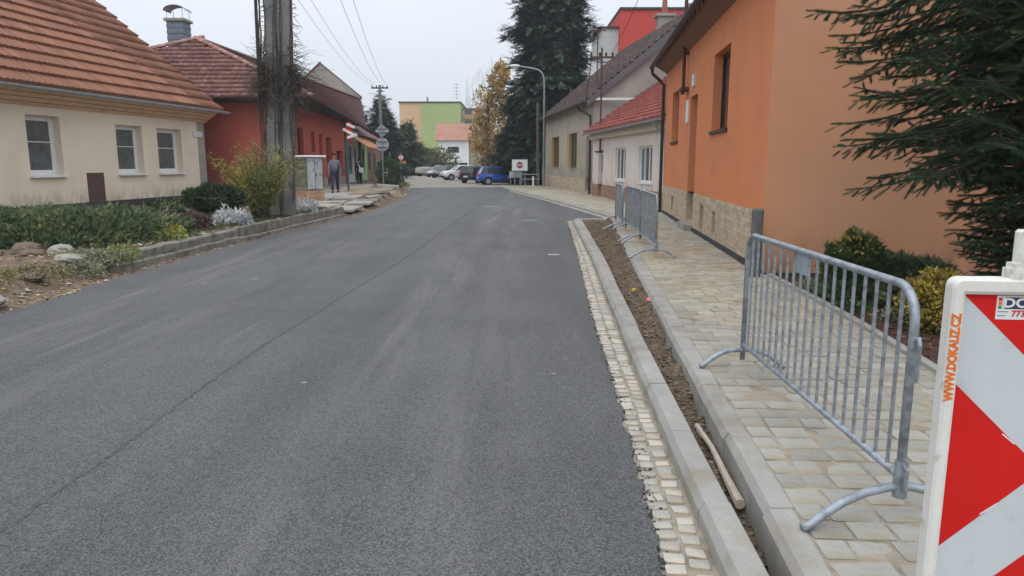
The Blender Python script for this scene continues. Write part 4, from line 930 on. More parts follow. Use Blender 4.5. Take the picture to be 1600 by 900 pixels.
for a, b, c, d in hw: window(FW, wh, a, b, c, d, .15, fm=m_darkmet, fw=.1)
fbox('side_wing', -8.75, -5.0, 151, 160, -.3, 7.4, m_gable, wh)
mb = MB(); mb.prism([(149.4, 6.4), (155, 10.0), (160.6, 6.4)], -15.8, -7.6, 'x'); part('roof', mb, mat('far_orange_tile', (.38, .19, .13), rough=.8, var=.15, scale=.6), wh)
rb = thing('apartment_block', 'tall apartment block with bright red end wall above the brown roof', 'apartment block', (16, 85, 0))
m_redb = stucco('bright_red_render', (.56, .075, .06), scale=.1, var=.04)
fbox('wall', 11.45, 18.0, 80, 92, -.3, 17.75, m_redb, rb, 'bright red end wall'); fbox('wall', 18.0, 24.5, 80.02, 92, -.3, 17.75, stucco('mid_grey_render', (.22, .21, .22)), rb, 'grey part of the end wall')
fbox('roof', 11.35, 24.7, 79.8, 92.2, 17.75, 17.95, m_plinth, rb); fbox('roof_box', 19.2, 21.0, 83, 85, 17.95, 19.0, m_terra, rb)
fbox('stair_tower', 9.6, 11.44, 81, 90, -.3, 16.0, stucco('pale_grey_render', (.50, .51, .50)), rb); fbox('tower_roof', 9.2, 11.44, 80.8, 90.2, 16.0, 16.2, m_plinth, rb)
fbox('low_wing', 7.7, 9.59, 81.5, 88, -.3, 12.9, m_whitewall, rb); fbox('low_wing_roof', 7.5, 9.59, 81.3, 88.2, 12.9, 13.05, m_plinth, rb)
mb = MB(); mb.bb((7.68, 83, 8), (7.72, 84.4, 9.2)); part('window', mb, m_glass, rb)

# ------------------------------------------------------------------ vegetation kit
LEAF_V = np.array([(0, 0, 0), (.5, .22, .05), (1, 0, 0), (.5, -.22, .05)]); LEAF_F = np.array([(0, 1, 2, 3)])
def ell(c, r, n, shell=.55, low=None):
    d = rng.normal(size=(n, 3)); d /= np.linalg.norm(d, axis=1, keepdims=True); rad = shell + (1 - shell) * rng.uniform(0, 1, (n, 1)) ** .6
    bump = 1 + .16 * np.sin(d[:, :1] * 7 + c[0]) * np.sin(d[:, 1:2] * 6 + c[1]) + .10 * np.sin(d[:, 2:3] * 9 + d[:, :1] * 5)
    p = d * rad * bump * np.array(r) + np.array(c)
    if low is not None: k = p[:, 2] > low; p, d = p[k], d[k]
    return p, d
def leaves(name, P, D, size, m, parent, spread=1., up=.3, sx=1., tpl=None, smooth=False):
    d = D + rng.normal(size=D.shape) * spread; d[:, 2] += up
    Ms = rot_from(d) * (size * rng.uniform(.6, 1.4, size=(len(P), 1, 1))); Ms[:, :, 1] *= sx
    TV, TF = tpl or (LEAF_V, LEAF_F); V, F = repl(TV, TF, Ms, P - np.array(wloc(parent)) if parent is not None else P)
    return link(name, np_mesh(name, V, F), m, parent)
def spray_tpl(n=7, seed=1, w=.07):
    q = random.Random(seed); vs = []; fs = []
    for i in range(n):
        t = i / (n - 1); x0 = t * .75; a = (1 if i % 2 else -1) * q.uniform(.5, .9); l = .5 * (1 - t * .5); 
        if i == n - 1: a = 0; l = .4
        d = np.array((math.cos(a), math.sin(a), q.uniform(-.25, .2))); p = np.array((x0, 0, -.1 * x0)); s = np.array((-d[1], d[0], 0)) * w; k = len(vs)
        vs += [tuple(p - s * .5), tuple(p + d * l * .5 - s), tuple(p + d * l), tuple(p + d * l * .5 + s)]; fs.append((k, k + 1, k + 2, k + 3))
    k = len(vs); vs += [(0, -.012, 0), (.9, 0, -.1), (.9, 0.01, -.1), (0, .012, 0)]; fs.append((k, k + 1, k + 2, k + 3))
    return np.array(vs), np.array(fs)
SPRAY = spray_tpl(9, w=.085); SPRAYN = spray_tpl(13, 4, .05)
def far_spruce(name, label, x, y, H, r0, m, zb=.6, n=2600, sz=.8, lean=0, shape=.85, group=None, seed=3, trunk_m=None):
    t = thing(name, label, 'tree', (x, y, -.1), 0, group); q = np.random.default_rng(seed)
    mb = MB(); mb.tube([(x, y, -.3), (x + lean * .5, y, H * .5), (x + lean, y, H * .98)], [H * .017, H * .011, .03], 8); part('trunk', mb, trunk_m or m_bark, t)
    zz = zb + (H - zb) * (1 - np.sqrt(q.uniform(0, 1, n))) ** .9; lev = np.floor(zz / .55) * .55 + q.normal(0, .07, n); zz = np.clip(lev, zb, H)
    f = 1 - (zz - zb) / (H - zb); rr = r0 * (f ** shape) * (.78 + .22 * np.sin(zz * 2.1 + seed) * np.sin(zz * .9)) + .1
    az = q.uniform(0, 2 * np.pi, n); az = az + .25 * np.sin(az * 5 + np.floor(zz / .55) * 1.7); sec = np.floor((az + np.floor(zz / .8) * .9) / .42); hsh = np.modf(np.abs(np.sin(sec * 12.9898 + np.floor(zz / .8) * 78.233 + seed) * 43758.5))[0]; lob = .62 + .45 * hsh
    rad = rr * lob * (.25 + .75 * q.uniform(0, 1, n) ** .55)
    P = np.stack([x + lean * zz / H + rad * np.cos(az), y + rad * np.sin(az), zz - .10 * rad + .05 * (rad / (rr + .1)) ** 3 * r0], 1)
    D = np.stack([np.cos(az), np.sin(az), -.22 + .25 * q.normal(size=n)], 1)
    Ms = rot_from(D + q.normal(0, .25, (n, 3)), np.array([[0, 0, 1.]])) * (sz * q.uniform(.6, 1.3, (n, 1, 1)))
    V, F = repl(*SPRAY, Ms, P - np.array(t.location)); link('crown', np_mesh('crown', V, F), m, t)
    mb = MB()
    for k in range(34):
        z = zb + (H - zb) * k / 36.; a = k * 2.4; r = r0 * (1 - k / 37.) ** shape * .75; mb.tube([(x + lean * z / H, y, z), (x + lean * z / H + r * math.cos(a), y + r * math.sin(a), z - .12 * r)], [.05, .015], 4, False)
    part('branches', mb, m_bark, t); return t
far_spruce('spruce_tree', 'huge dark spruce rising behind the street lamp and beige house', 3.3, 63, 27, 5.2, m_needlefar, zb=1.2, n=23000, sz=.85, shape=.5, seed=3)
far_spruce('spruce_tree', 'dark bushy conifer low in the gap right of the huge spruce', 8.6, 74, 9.3, 3.2, m_needlefar, n=4200, sz=.8, seed=9)
far_spruce('spruce_tree', 'tall slim blue green spruce directly behind the far utility pole', -15.9, 90, 10.6, 3.0, m_needlefar, n=5500, sz=.75, shape=.7, seed=5)
far_spruce('spruce_tree', 'broad dark spruce right of the far utility pole', -14.7, 88, 8.2, 2.6, m_needlefar, n=4600, sz=.7, shape=.55, seed=6)
far_spruce('spruce_tree', 'dark spruce half hidden behind the shop roof', -18.6, 92, 9.3, 2.4, m_needlefar, n=3000, sz=.7, shape=.6, seed=16)
far_spruce('spruce_tree', 'lighter spruce with open layered branches before the peach wall', -15.5, 110, 8.6, 3.9, m_needlefar2, n=3000, sz=.95, seed=7)
# spreading dark conifers filling the dark mass between autumn tree and lamp
far_spruce('spruce_tree', 'dense low conifer between the autumn tree and the huge spruce', .6, 70, 8.5, 2.6, m_needlefar, n=3600, sz=.8, shape=.5, seed=21)
def bush(name, label, cat, specs, base, trunks=None, tm=None, group=None):
    t = thing(name, label, cat, base, 0, group)
    for (c, r, n, size, m, kw) in specs:
        P, D = ell(c, r, n, kw.get('shell', .55), kw.get('low')); leaves(kw.get('name', 'foliage'), P, D, size, m, t, kw.get('spread', .7), kw.get('up', .25), kw.get('sx', 1.), kw.get('tpl'))
    if trunks:
        mb = MB()
        for tr in trunks: mb.tube(*tr)
        part('stems', mb, tm or m_twig, t)
    return t
def limbs(x, y, z0, H, r, n, seed=1, spread=.5, seg=5):
    q = random.Random(seed); out = [([(x, y, z0), (x + .1, y, z0 + H * .4), (x + .15, y + .1, z0 + H * .9)], [r, r * .7, r * .2], 8)]
    for i in range(n):
        a = q.uniform(0, 6.28); z = z0 + H * q.uniform(.18, .8); l = H * spread * q.uniform(.4, .9) * (1 - (z - z0) / H * .5); pts = [Vector((x, y, z))]; d = Vector((math.cos(a), math.sin(a), q.uniform(.5, 1.3))).normalized()
        for k in range(seg): d = (d + Vector((q.uniform(-.2, .2), q.uniform(-.2, .2), q.uniform(-.25, .1)))).normalized(); pts.append(pts[-1] + d * l / seg)
        out.append((pts, [r * .4 * (1 - k / (seg + 1)) for k in range(seg + 1)], 5))
    return out
# autumn tree (two layers of loose leaves, bare twigs on top)
cl = [((-2.9, 80, 7.4), (1.4, 1.3, 2.6)), ((-1.6, 80, 6.0), (1.6, 1.5, 2.8)), ((-3.5, 80, 4.5), (1.2, 1.2, 2.2)), ((-1.0, 79, 3.8), (1.4, 1.3, 2.4)), ((-2.6, 80, 2.8), (1.6, 1.3, 1.6)), ((-1.7, 80, 9.6), (1.0, 1.0, 1.9)), ((-.6, 80, 7.8), (1.1, 1.2, 1.5)), ((-1.1, 80, 11.2), (.8, .8, 1.3))]
at = thing('autumn_tree', 'autumn tree with orange yellow leaves and bare weeping twigs in front of the spruce', 'tree', (-2.8, 80, -.1))
P = []; D = []
for c, r in cl: p, d = ell(c, r, 1700, .3); P.append(p); D.append(d)
P = np.concatenate(P); D = np.concatenate(D); keep = (np.sin(P[:, 0] * 3.1) * np.sin(P[:, 2] * 2.3 + P[:, 1]) + rng.uniform(-.9, .9, len(P))) > -.15
leaves('leaves', P[keep], D[keep], .30, m_autumn, at, 1., -.3, 1.4)
mb = MB()
for tr in limbs(-2.7, 80, -.2, 11, .22, 26, 4, .42): mb.tube(*tr)
part('trunk', mb, m_bark, at)
mb = MB(); q = random.Random(5)
for i in range(150):   # hanging bare twigs above and left
    x0 = q.uniform(-5.0, -1.0); z0 = q.uniform(9.0, 13.0) - abs(x0 + 2.2) * .9; p = [Vector((x0, 80 + q.uniform(-1, 1), z0))]
    for k in range(4): p.append(p[-1] + Vector((q.uniform(-.2, .15), 0, -q.uniform(.3, .6))))
    mb.tube(p, [.012, .01, .008, .006, .004], 3, False)
part('twigs', mb, mat('pale_twig', (.28, .25, .24), rough=.9), at)
bush('autumn_tree', 'smaller yellow leaved tree low between the cars and the dark conifers', 'tree', [((-.6, 77, 3.3), (1.2, 1.1, 2.0), 900, .3, m_yellow, dict(shell=.2, spread=1)), ((.4, 77, 2.1), (.9, 1, 1.5), 400, .28, m_autumn, dict(shell=.2, spread=1))], (-.3, 77, -.1), limbs(-.3, 77, -.2, 4.8, .1, 9, 8, .4))
hd = thing('hedge', 'bare brown hedge thicket behind the white sign and lamp post', 'hedge', (1, 64, -.1))
P, D = ell((.2, 76, 1.8), (3.2, 1.0, 3.2), 6000, .2, 0); P2, D2 = ell((3.6, 64, 1.8), (2.6, 1.0, 4.2), 5000, .2, 0)
leaves('foliage', np.concatenate([P, P2]), np.concatenate([D, D2]), .30, m_hedge, hd, 1., .2, .8)
bush('shrub', 'tawny shrub at the foot of the green apartment block', 'shrub', [((-14.0, 112, 1.7), (4.4, 2, 2.4), 2200, .5, mat('tawny_leaf', (.15, .125, .06), rough=.8, island=.45, var=.4, scale=.3), dict(low=0)), ((-11.4, 118, 1.5), (3, 2, 2.6), 900, .5, m_greeng, dict(low=0))], (-14, 112, -.1))
bush('bush', 'clipped green bush behind the round sign at the pavement corner', 'bush', [((-8.05, 48, 1.15), (.85, .8, .95), 4200, .12, m_green, dict(shell=.7, low=.1)), ((-7.95, 47.9, .45), (1.05, .9, .3), 1200, .10, m_grass, dict(low=0))], (-8, 48, .1), [([(-8.05, 48, 0), (-8.05, 48, 1.2)], .05, 6)])
# far backdrop wood so the horizon never ends in bare ground
P = np.stack([rng.uniform(-260, 260, 9000), rng.uniform(255, 290, 9000), rng.uniform(-.5, 7, 9000) * rng.uniform(.5, 1, 9000)], 1)
o = leaves('distant_trees', P, np.tile([[0, 0, 1.]], (9000, 1)), 3.2, m_hedge, None, 1., .3, 2.); stuff(o); tag(o, 'low brown line of distant trees at the end of the street', 'woods')

# ---- near spruce at the right edge
def near_spruce():
    tx, ty = 5.35, 7.3; t = thing('spruce_tree', 'dark green spruce with drooping branches hanging in from the right edge', 'tree', (tx, ty, .05))
    mb = MB(); mb.tube([(tx, ty, -.1), (tx + .03, ty, 3), (tx, ty, 9)], [.17, .13, .03], 12); part('trunk', mb, m_bark, t)
    q = random.Random(12); NV = []; tw = MB(); P = []; D = []; S = []
    def radius(z):
        return lerp_tab([(.6, .55), (1.2, .8), (1.6, .95), (1.85, 1.2), (2.05, 1.95), (2.5, 2.05), (2.75, 1.6), (3.2, 2.1), (4.2, 2.3), (5, 2.0), (9, .2)], z)
    z = .75
    while z < 7.4:
        nb = 14 if z < 4.3 else 6
        for k in range(nb):
            az = 2 * math.pi * (k + q.random() * .8) / nb; L = radius(z) * q.uniform(.72, 1.06)
            if math.cos(az - math.pi) < -.2 and z > 1.2: L *= .8
            n = max(6, int(L / .11)); p = Vector((tx, ty, z + q.uniform(-.08, .08))); pts = [p.copy()]; d = Vector((math.cos(az), math.sin(az), q.uniform(-.05, .25))); bend = q.uniform(-.05, .05)
            for i in range(n):
                f = i / n; d.z += (-.035 if f < .65 else .06); d = (Matrix.Rotation(bend, 3, 'Z') @ d).normalized(); p = p + d * L / n; pts.append(p.copy())
            tw.tube(pts, [.02 * (1 - i / (n + 1)) + .003 for i in range(n + 1)], 4, False)
            for i in range(1, n + 1):
                f = i / n
                if f < .16: continue
                ax = (pts[i] - pts[i - 1]).normalized(); side = ax.cross(Vector((0, 0, 1))).normalized()
                P.append(pts[i]); D.append(ax); S.append(.16)
                for sgn in (-1, 1):
                    if q.random() < .1: continue
                    l = .40 * (1 - .8 * (f - .2)) * q.uniform(.35, 1.2) * min(1, L / 1.6 + .25); dd = (ax * q.uniform(.45, .8) + side * sgn + Vector((0, 0, q.uniform(-.8, .25)))).normalized(); pp = pts[i].copy(); m_ = max(1, int(l / .085))
                    sub = [pp.copy()]
                    for j in range(m_):
                        dd = (dd + ax * .03 + Vector((0, 0, -.02))).normalized(); pp = pp + dd * l / m_; sub.append(pp.copy()); P.append(pp - dd * .04); D.append(dd.copy()); S.append(.14)
                        if j % 2 == 1 and q.random() < .7:
                            d3 = (dd + side * q.choice((-.8, .8)) + Vector((0, 0, q.uniform(-.3, .1)))).normalized(); P.append(pp.copy()); D.append(d3); S.append(.12)
                    tw.tube(sub, .0035, 3, False)
        z += .16 if z < 4.3 else .4
    part('branches', tw, m_twig, t)
    # one twig of needles
    vs = []; fs = []
    for i in range(54):
        x0 = i / 54 * .95; a = i * 2.4; r = .24 * (1 - .3 * x0); dirv = np.array((.16, math.cos(a) * r, math.sin(a) * r * .8)); s = np.cross(dirv, (1, 0, 0)); s = s / np.linalg.norm(s) * .026; b = np.array((x0, 0, 0)); k = len(vs)
        vs += [tuple(b - s), tuple(b + s), tuple(b + dirv)]; fs.append((k, k + 1, k + 2))
    TV, TF = np.array(vs), np.array(fs); P = np.array([tuple(p) for p in P]); D = np.array([tuple(p) for p in D]); S = np.array(S)
    Ms = rot_from(D) * S[:, None, None] * rng.uniform(.85, 1.15, (len(P), 1, 1)); V, F = repl(TV, TF, Ms, P - np.array(t.location)); link('needles', np_mesh('needles', V, F), m_needle, t)
    print('near spruce tris', len(F))
near_spruce()

# ---- shrubs in the right bed
bush('shrub', 'compact round green shrub with golden tips behind the middle of the near barrier', 'shrub', [((4.26, 8.9, .52), (.35, .33, .42), 10500, .05, m_green, dict(shell=.6, low=.08, tpl=SPRAYN, up=.6)), ((4.22, 8.8, .80), (.26, .26, .17), 420, .045, m_gold, dict(shell=.7, tpl=SPRAYN, up=.6)), ((4.25, 8.85, .25), (.42, .4, .2), 3000, .06, m_juniper, dict(low=.08, tpl=SPRAYN))], (4.28, 8.9, .09), [([(4.28, 8.9, .05), (4.28, 8.9, .6)], .03, 6)])
bush('shrub', 'low dark green spreading shrub against the peach wall', 'shrub', [((5.0, 9.1, .32), (.65, .5, .30), 6500, .07, m_juniper, dict(shell=.5, low=.08, tpl=SPRAYN))], (5.1, 9.1, .09))
bush('shrub', 'small golden yellow leafy shrub just left of the striped board', 'shrub', [((4.42, 7.35, .36), (.34, .34, .34), 5200, .05, m_gold, dict(shell=.55, low=.08, sx=1.2)), ((4.45, 7.4, .3), (.36, .36, .3), 2200, .05, m_greeng, dict(low=.08))], (4.42, 7.35, .09))
bush('ground_plants', 'small pale green tufts at the front of the bark bed', 'plant', [((3.95, 8.3, .11), (.22, .2, .07), 500, .06, m_green, dict(low=.08)), ((4.3, 7.9, .11), (.25, .15, .06), 400, .06, m_fade, dict(low=.08)), ((3.98, 9.5, .13), (.2, .3, .10), 400, .08, m_fade, dict(low=.08))], (4, 8.3, .09))

# ---- left garden bed
jun = thing('juniper_shrub', 'wide spreading blue green juniper in the raised bed below the cream house', 'shrub', (-8.7, 14.8, .28))
P = []; D = []
for c, r, n in (((-8.6, 14.5, .46), (1.9, 1.8, .42), 19000), ((-10.3, 14.3, .48), (1.7, 1.6, .42), 14000), ((-7.95, 14.7, .38), (.95, 1.4, .30), 9000), ((-9.2, 13.4, .38), (2.0, .9, .28), 9000), ((-12.0, 14.8, .5), (1.5, 1.3, .45), 2400)):
    p, d = ell(c, r, n, .62, .24); P.append(p); D.append(d)
leaves('foliage', np.concatenate(P), np.concatenate(D), .085, m_juniper, jun, .6, .25, 1., SPRAYN)
bush('shrub', 'dark clipped round shrub on bare stems beside the cream house corner', 'shrub', [((-7.72, 18.9, .88), (.76, .7, .36), 8000, .075, m_box, dict(shell=.6, name='foliage'))], (-7.75, 18.9, .28), [([(-7.75 + a * .3, 18.9 + b * .2, .2), (-7.75 + a, 18.9 + b, .85)], .018, 5) for a, b in ((-.35, 0), (-.15, .2), (.1, -.15), (.3, .1), (.42, -.1), (0, .1))])
yb = thing('shrub', 'tall wispy yellow green bush standing in front of the concrete pole', 'shrub', (-6.75, 19.6, .28))
P = []; D = []; mb = MB(); q = random.Random(8)
for i in range(120):
    a = q.uniform(0, 6.28); l = q.uniform(.9, 2.1) ; lean = q.uniform(.04, .27); p = Vector((-6.8 + q.uniform(-.2, .2), 19.6 + q.uniform(-.2, .2), .25)); d = Vector((math.cos(a) * lean, math.sin(a) * lean * .8, 1)).normalized(); pts = [p.copy()]
    for k in range(8):
        d = (d + Vector((q.uniform(-.10, .10) + math.cos(a) * .05, q.uniform(-.1, .1), -.05))).normalized(); p = p + d * l / 8; pts.append(p.copy())
        if k > 1:
            for j in range(20): P.append(tuple(p + Vector((q.gauss(0, .07), q.gauss(0, .07), q.gauss(0, .07))))); D.append((d.x + q.uniform(-1, 1), d.y + q.uniform(-1, 1), q.uniform(-.4, .8)))
    mb.tube(pts, [.007] * 9, 3, False)
part('stems', mb, m_twig, yb); P = np.array(P); D = np.array(D); k = rng.uniform(0, 1, len(P)) + .28 * np.sin(P[:, 0] * 5) + (P[:, 0] < -7.15) * .5 < .72
leaves('foliage', P[k], D[k], .075, mat('olive_leaf', (.22, .25, .085), rough=.65, var=.3, scale=3, island=.45, trans=.2), yb, .4, .1, .5); leaves('yellow_foliage', P[~k], D[~k], .08, m_yellowg, yb, .4, .1, .5)
for i, (x, y, r, lb) in enumerate(((-7.0, 17.9, .38, 'silver leaved cushion bush right behind the retaining wall, left one'), (-6.72, 18.0, .24, 'small silver leaved tuft in front of the yellow green bush'), (-6.45, 22.6, .42, 'silver leaved cushion bush beside the utility cabinet'), (-7.55, 19.0, .25, 'pale silver tuft behind the left silver bush'))):
    bush('silver_bush', lb, 'shrub', [((x, y, .38), (r, r, r * .85), 1500, .07, m_silver, dict(low=.24, shell=.5))], (x, y, .27), group=None)
bush('heather', 'brown faded heather mound between round shrub and retaining wall', 'plant', [((-7.3, 16.6, .40), (.40, .36, .28), 3600, .06, m_heather, dict(low=.24, shell=.4, up=.9))], (-7.2, 16.5, .27))
bush('flower', 'small clump of yellow flowers under the dark round shrub', 'flower', [((-7.75, 17.6, .36), (.14, .14, .09), 220, .05, mat('yellow_petal', (.75, .5, .03), rough=.6), dict(low=.24)), ((-7.75, 17.6, .3), (.2, .2, .08), 200, .06, m_green, dict(low=.24))], (-7.75, 17.6, .27))
bush('shrub', 'lime green leafy perennial at the right end of the juniper', 'plant', [((-6.95, 14.6, .38), (.30, .3, .22), 900, .08, m_yellowg, dict(low=.24)), ((-6.85, 14.3, .32), (.3, .3, .16), 700, .08, mat('olive_leaf', (.13, .165, .055)), dict(low=.2))], (-6.95, 14.6, .27))
bush('ground_cover', 'grey green sedum spilling over the start of the retaining wall', 'plant', [((-7.0, 11.75, .26), (.55, .45, .14), 2200, .05, m_fade, dict(low=.1, shell=.4)), ((-6.75, 11.2, .15), (.35, .3, .12), 1100, .05, m_fade, dict(low=.05)), ((-6.6, 12.1, .3), (.3, .3, .14), 700, .05, mat('olive_leaf', (.13, .165, .055)), dict(low=.05))], (-7, 11.7, .2))
bush('ground_cover', 'olive moss cushions on the stony bank at the left edge', 'plant', [((-7.6, 9.7, .26), (.9, .5, .09), 1600, .045, mat('moss', (.17, .17, .06), rough=.9, island=.4), dict(low=.1)), ((-7.0, 10.5, .20), (.5, .4, .10), 900, .045, MATS['moss'], dict(low=.1))], (-7.4, 9.9, .2))
bush('shrub', 'low reddish and green planting along the foot of the cream house', 'plant', [((-10.5, 20, .35), (1.2, .6, .22), 900, .1, m_heather, dict(low=.2)), ((-9.3, 19.5, .45), (.6, .5, .35), 700, .12, m_green, dict(low=.2)), ((-8.6, 20.5, .38), (.5, .4, .25), 400, .1, m_yellow, dict(low=.2))], (-10, 20, .27))
P = []; 
for i in range(16000):
    y = random.uniform(14, 24.6); x = bed_x(y) - random.uniform(.18, 1.6) ** 1.0; 
    if nz2(x, y, .8, 3.) > -.15: P.append((x, y, bankh(x, y)))
P = np.array(P); o = leaves('grass', P, np.tile([[0, 0, 1.]], (len(P), 1)), .075, m_grass, None, .5, .6, .3); stuff(o); tag(o, 'short grass tufts along the inside of the retaining wall', 'grass')

# retaining wall of the bed
rw_ = thing('retaining_wall', 'low two course concrete block wall edging the raised flower bed', 'wall', (-6.3, 18, 0))
def along(y0, y1, ln, z0, z1, th, off, name='block', m=m_concold, round_=.02):
    y = y0
    while y < y1 - .1:
        e = min(y + ln * random.uniform(.94, 1.04), y1); a = Vector((bed_x(y) + off, y, 0)); b = Vector((bed_x(e) + off, e, 0)); dr_ = (b - a); L_ = dr_.length; dr_.normalize(); c = (a + b) / 2
        M = Matrix((dr_, (-dr_.y, dr_.x, 0), (0, 0, 1))).transposed() @ Euler((R(random.uniform(-2, 2)), R(random.uniform(-.8, .8)), R(random.uniform(-1.5, 1.5)))).to_matrix()
        mb = MB(); mb.bev((c.x, c.y, (z0 + z1) / 2 + random.uniform(-.008, .008)), (L_ - .014, th, z1 - z0), round_, M); part(name, mb, m, rw_); y = e
along(11.9, 16.6, .36, -.03, .145, .2, .06, round_=.03); along(12.1, 16.6, .33, .147, .315, .18, .0, round_=.03)
along(16.65, 24.9, .98, -.05, .10, .14, .09, 'slab'); along(16.65, 24.9, .98, .105, .335, .10, .0, 'slab')
mb = MB(); mb.bev((-6.25, 24.85, .15), (.95, .12, .34), .02); part('slab', mb, m_concold, rw_)
# rocks on the bank
for (x, y, z, r, m, lb) in ((-8.3, 12.3, .34, (.26, .20, .13), m_rock, 'brown square rock on the bank in front of the juniper'), (-7.95, 11.9, .30, (.24, .20, .10), m_rock, 'brown flat rock beside the white topped rock'), (-7.45, 11.9, .36, (.20, .18, .12), m_rockp, 'rounded pale rock on the bank'), (-7.05, 11.45, .30, (.26, .16, .08), m_rockp, 'flat tilted pale rock right of the rounded one'),
                            (-6.55, 8.75, .14, (.32, .2, .08), m_rockp, 'long pale flat stone near the left edge of the road'), (-8.9, 12.0, .30, (.36, .25, .12), m_rock, 'large brown rock at the left edge below the juniper'), (-7.0, 10.3, .18, (.25, .18, .07), m_rock, 'brown rock half sunk in the lower bank'), (-6.3, 17.6, .05, (.16, .12, .05), m_rock, 'small dark stone in the verge below the wall')):
    mb = MB(); mb.ball((x, y, z), r, 16, 10, .14, int(abs(x * 100))); tag(part('rock', mb, m, smooth=False), lb, 'rock')

# ---- pavement slabs on the left corner and sand heap
lp = thing('paving', 'broken concrete paving slabs at the street corner beyond the flower bed', 'paving', (-7, 30, .1))
def slab(x, y, z, sx, sy, rz, m=m_slab, tilt=(0, 0), th=.08, name='slab', par=None):
    mb = MB(); mb.bev((x, y, z), (sx, sy, th), .012, Euler((R(tilt[0]), R(tilt[1]), R(rz))).to_matrix()); return part(name, mb, m, par or lp)
for i, y in enumerate(np.arange(25.6, 32.5, 1.02)):
    for k in range(4):
        xx = edgeL(y) - .75 - k * 1.02; zz = bankh(edgeL(y) - 1.2, y) + .03 + .01 * k
        if (i, k) in ((2, 0), (5, 0), (4, 1), (6, 0)): continue
        slab(xx, y, zz + random.uniform(-.01, .01), .98, .98, 2 + random.uniform(-2, 2), tilt=(random.uniform(-1.5, 1.5) + 1, random.uniform(-1.5, 1.5)))
for i, y in enumerate(np.arange(33, 50, 1.55)):
    for k in range(3):
        xx = -8.2 - k * 1.55 - (y - 33) * .10; slab(xx, y, .37 + random.uniform(-.006, .006), 1.52, 1.52, 3)
for (x, y, rz, s) in ((-5.9, 29.5, 20, .5), (-6.2, 33.5, -15, .6), (-6.5, 36.2, 10, .7), (-6.9, 39.5, 5, .8), (-7.2, 42.3, 12, .8), (-6.0, 31.5, 40, .4)):
    slab(x, y, bankh(x, y) + .09, s * 1.6, s, rz, tilt=(random.uniform(-6, 6), random.uniform(-7, 7)), th=.12, name='kerb_piece')
g = MB(); n_ = 26; vs = []
for j in range(n_ + 1):
    for i in range(n_ + 1):
        x = -9.2 + 3.3 * i / n_; y = 32.6 + 11 * j / n_; u = (x + 7.5) / 1.5; v = (y - 38) / 4.5; h = max(0, 1 - u * u - v * v)
        vs.append((x, y, .26 + (.24 * h ** .6 + .04 * nz2(x, y, 2, 1.)) * (h > 0) - (.25 if h <= 0 else 0)))
g.add(vs, [(j * (n_ + 1) + i, j * (n_ + 1) + i + 1, (j + 1) * (n_ + 1) + i + 1, (j + 1) * (n_ + 1) + i) for j in range(n_) for i in range(n_)])
o = part('sand_heap', g, mat('builders_sand', (.30, .225, .15), rough=1, var=.2, scale=3, bump=.8, bscale=30), smooth=True); tag(o, 'flat heap of brown sand beside the round sign post', 'sand heap')

# ------------------------------------------------------------------ UTILITY CABINET
uc = thing('utility_cabinet', 'white lidded utility cabinet with slatted side on a brick base', 'utility cabinet', (-8.15, 29.3, .25)); ang = R(40)
Mu = Euler((0, 0, ang)).to_matrix(); cu = Vector((-8.15, 29.35, 0)); U = lambda x, y, z: cu + Mu @ Vector((x, y, z))
wx, wy = .78, 1.1
mb = MB(); mb.box(U(0, 0, .97 + .42), (wx - .04, wy - .04, 1.28), Mu); part('body', mb, m_concold, uc)
for k in range(6):
    for j in range(4):
        mb = MB(); mb.bev(U(-wx / 2 + .1 + j * .195, -wy / 2 + .035, .27 + k * .082), (.185, .08, .075), .006, Mu); part('brick', mb, mat('orange_buff_brick', (.42, .26, .17), rough=.9, objvar=.2, var=.2, scale=20), uc)
    for j in range(5):
        mb = MB(); mb.bev(U(-wx / 2 + .02, -wy / 2 + .2 + j * .2, .27 + k * .082), (.08, .19, .075), .006, Mu); part('brick', mb, MATS['orange_buff_brick'], uc)
mb = MB(); mb.box(U(.03, .03, .44), (wx - .1, wy - .1, .5), Mu); part('core', mb, m_sand, uc)
m_mossw = mat('mossy_slats', (.20, .19, .12), rough=.95, var=.3, scale=5, objvar=.2)
for k in range(11):
    mb = MB(); mb.box(U(-wx / 2 - .0, 0, .82 + k * .115), (.03, wy + .02, .10), Mu); part('slat', mb, m_mossw, uc)
mb = MB(); mb.box(U(.0, -wy / 2 - .005, 1.39), (wx - .16, .03, 1.2), Mu); dr_ = part('door', mb, mat('worn_grey_door', (.40, .42, .43), rough=.7, var=.2, scale=3, col2=(.25, .26, .26), c2scale=4, c2lo=.55, c2hi=.65), uc)
mb = MB(); mb.box(U(.0, -wy / 2 - .025, 1.39), (.012, .008, 1.14), Mu); mb.box(U(.05, -wy / 2 - .03, 1.35), (.03, .02, .14), Mu); part('door_handle', mb, m_darkmet, dr_)
mb = MB(); mb.bev(U(0, 0, 2.07), (wx + .16, wy + .16, .07), .02, Mu); part('lid', mb, m_paint, uc)

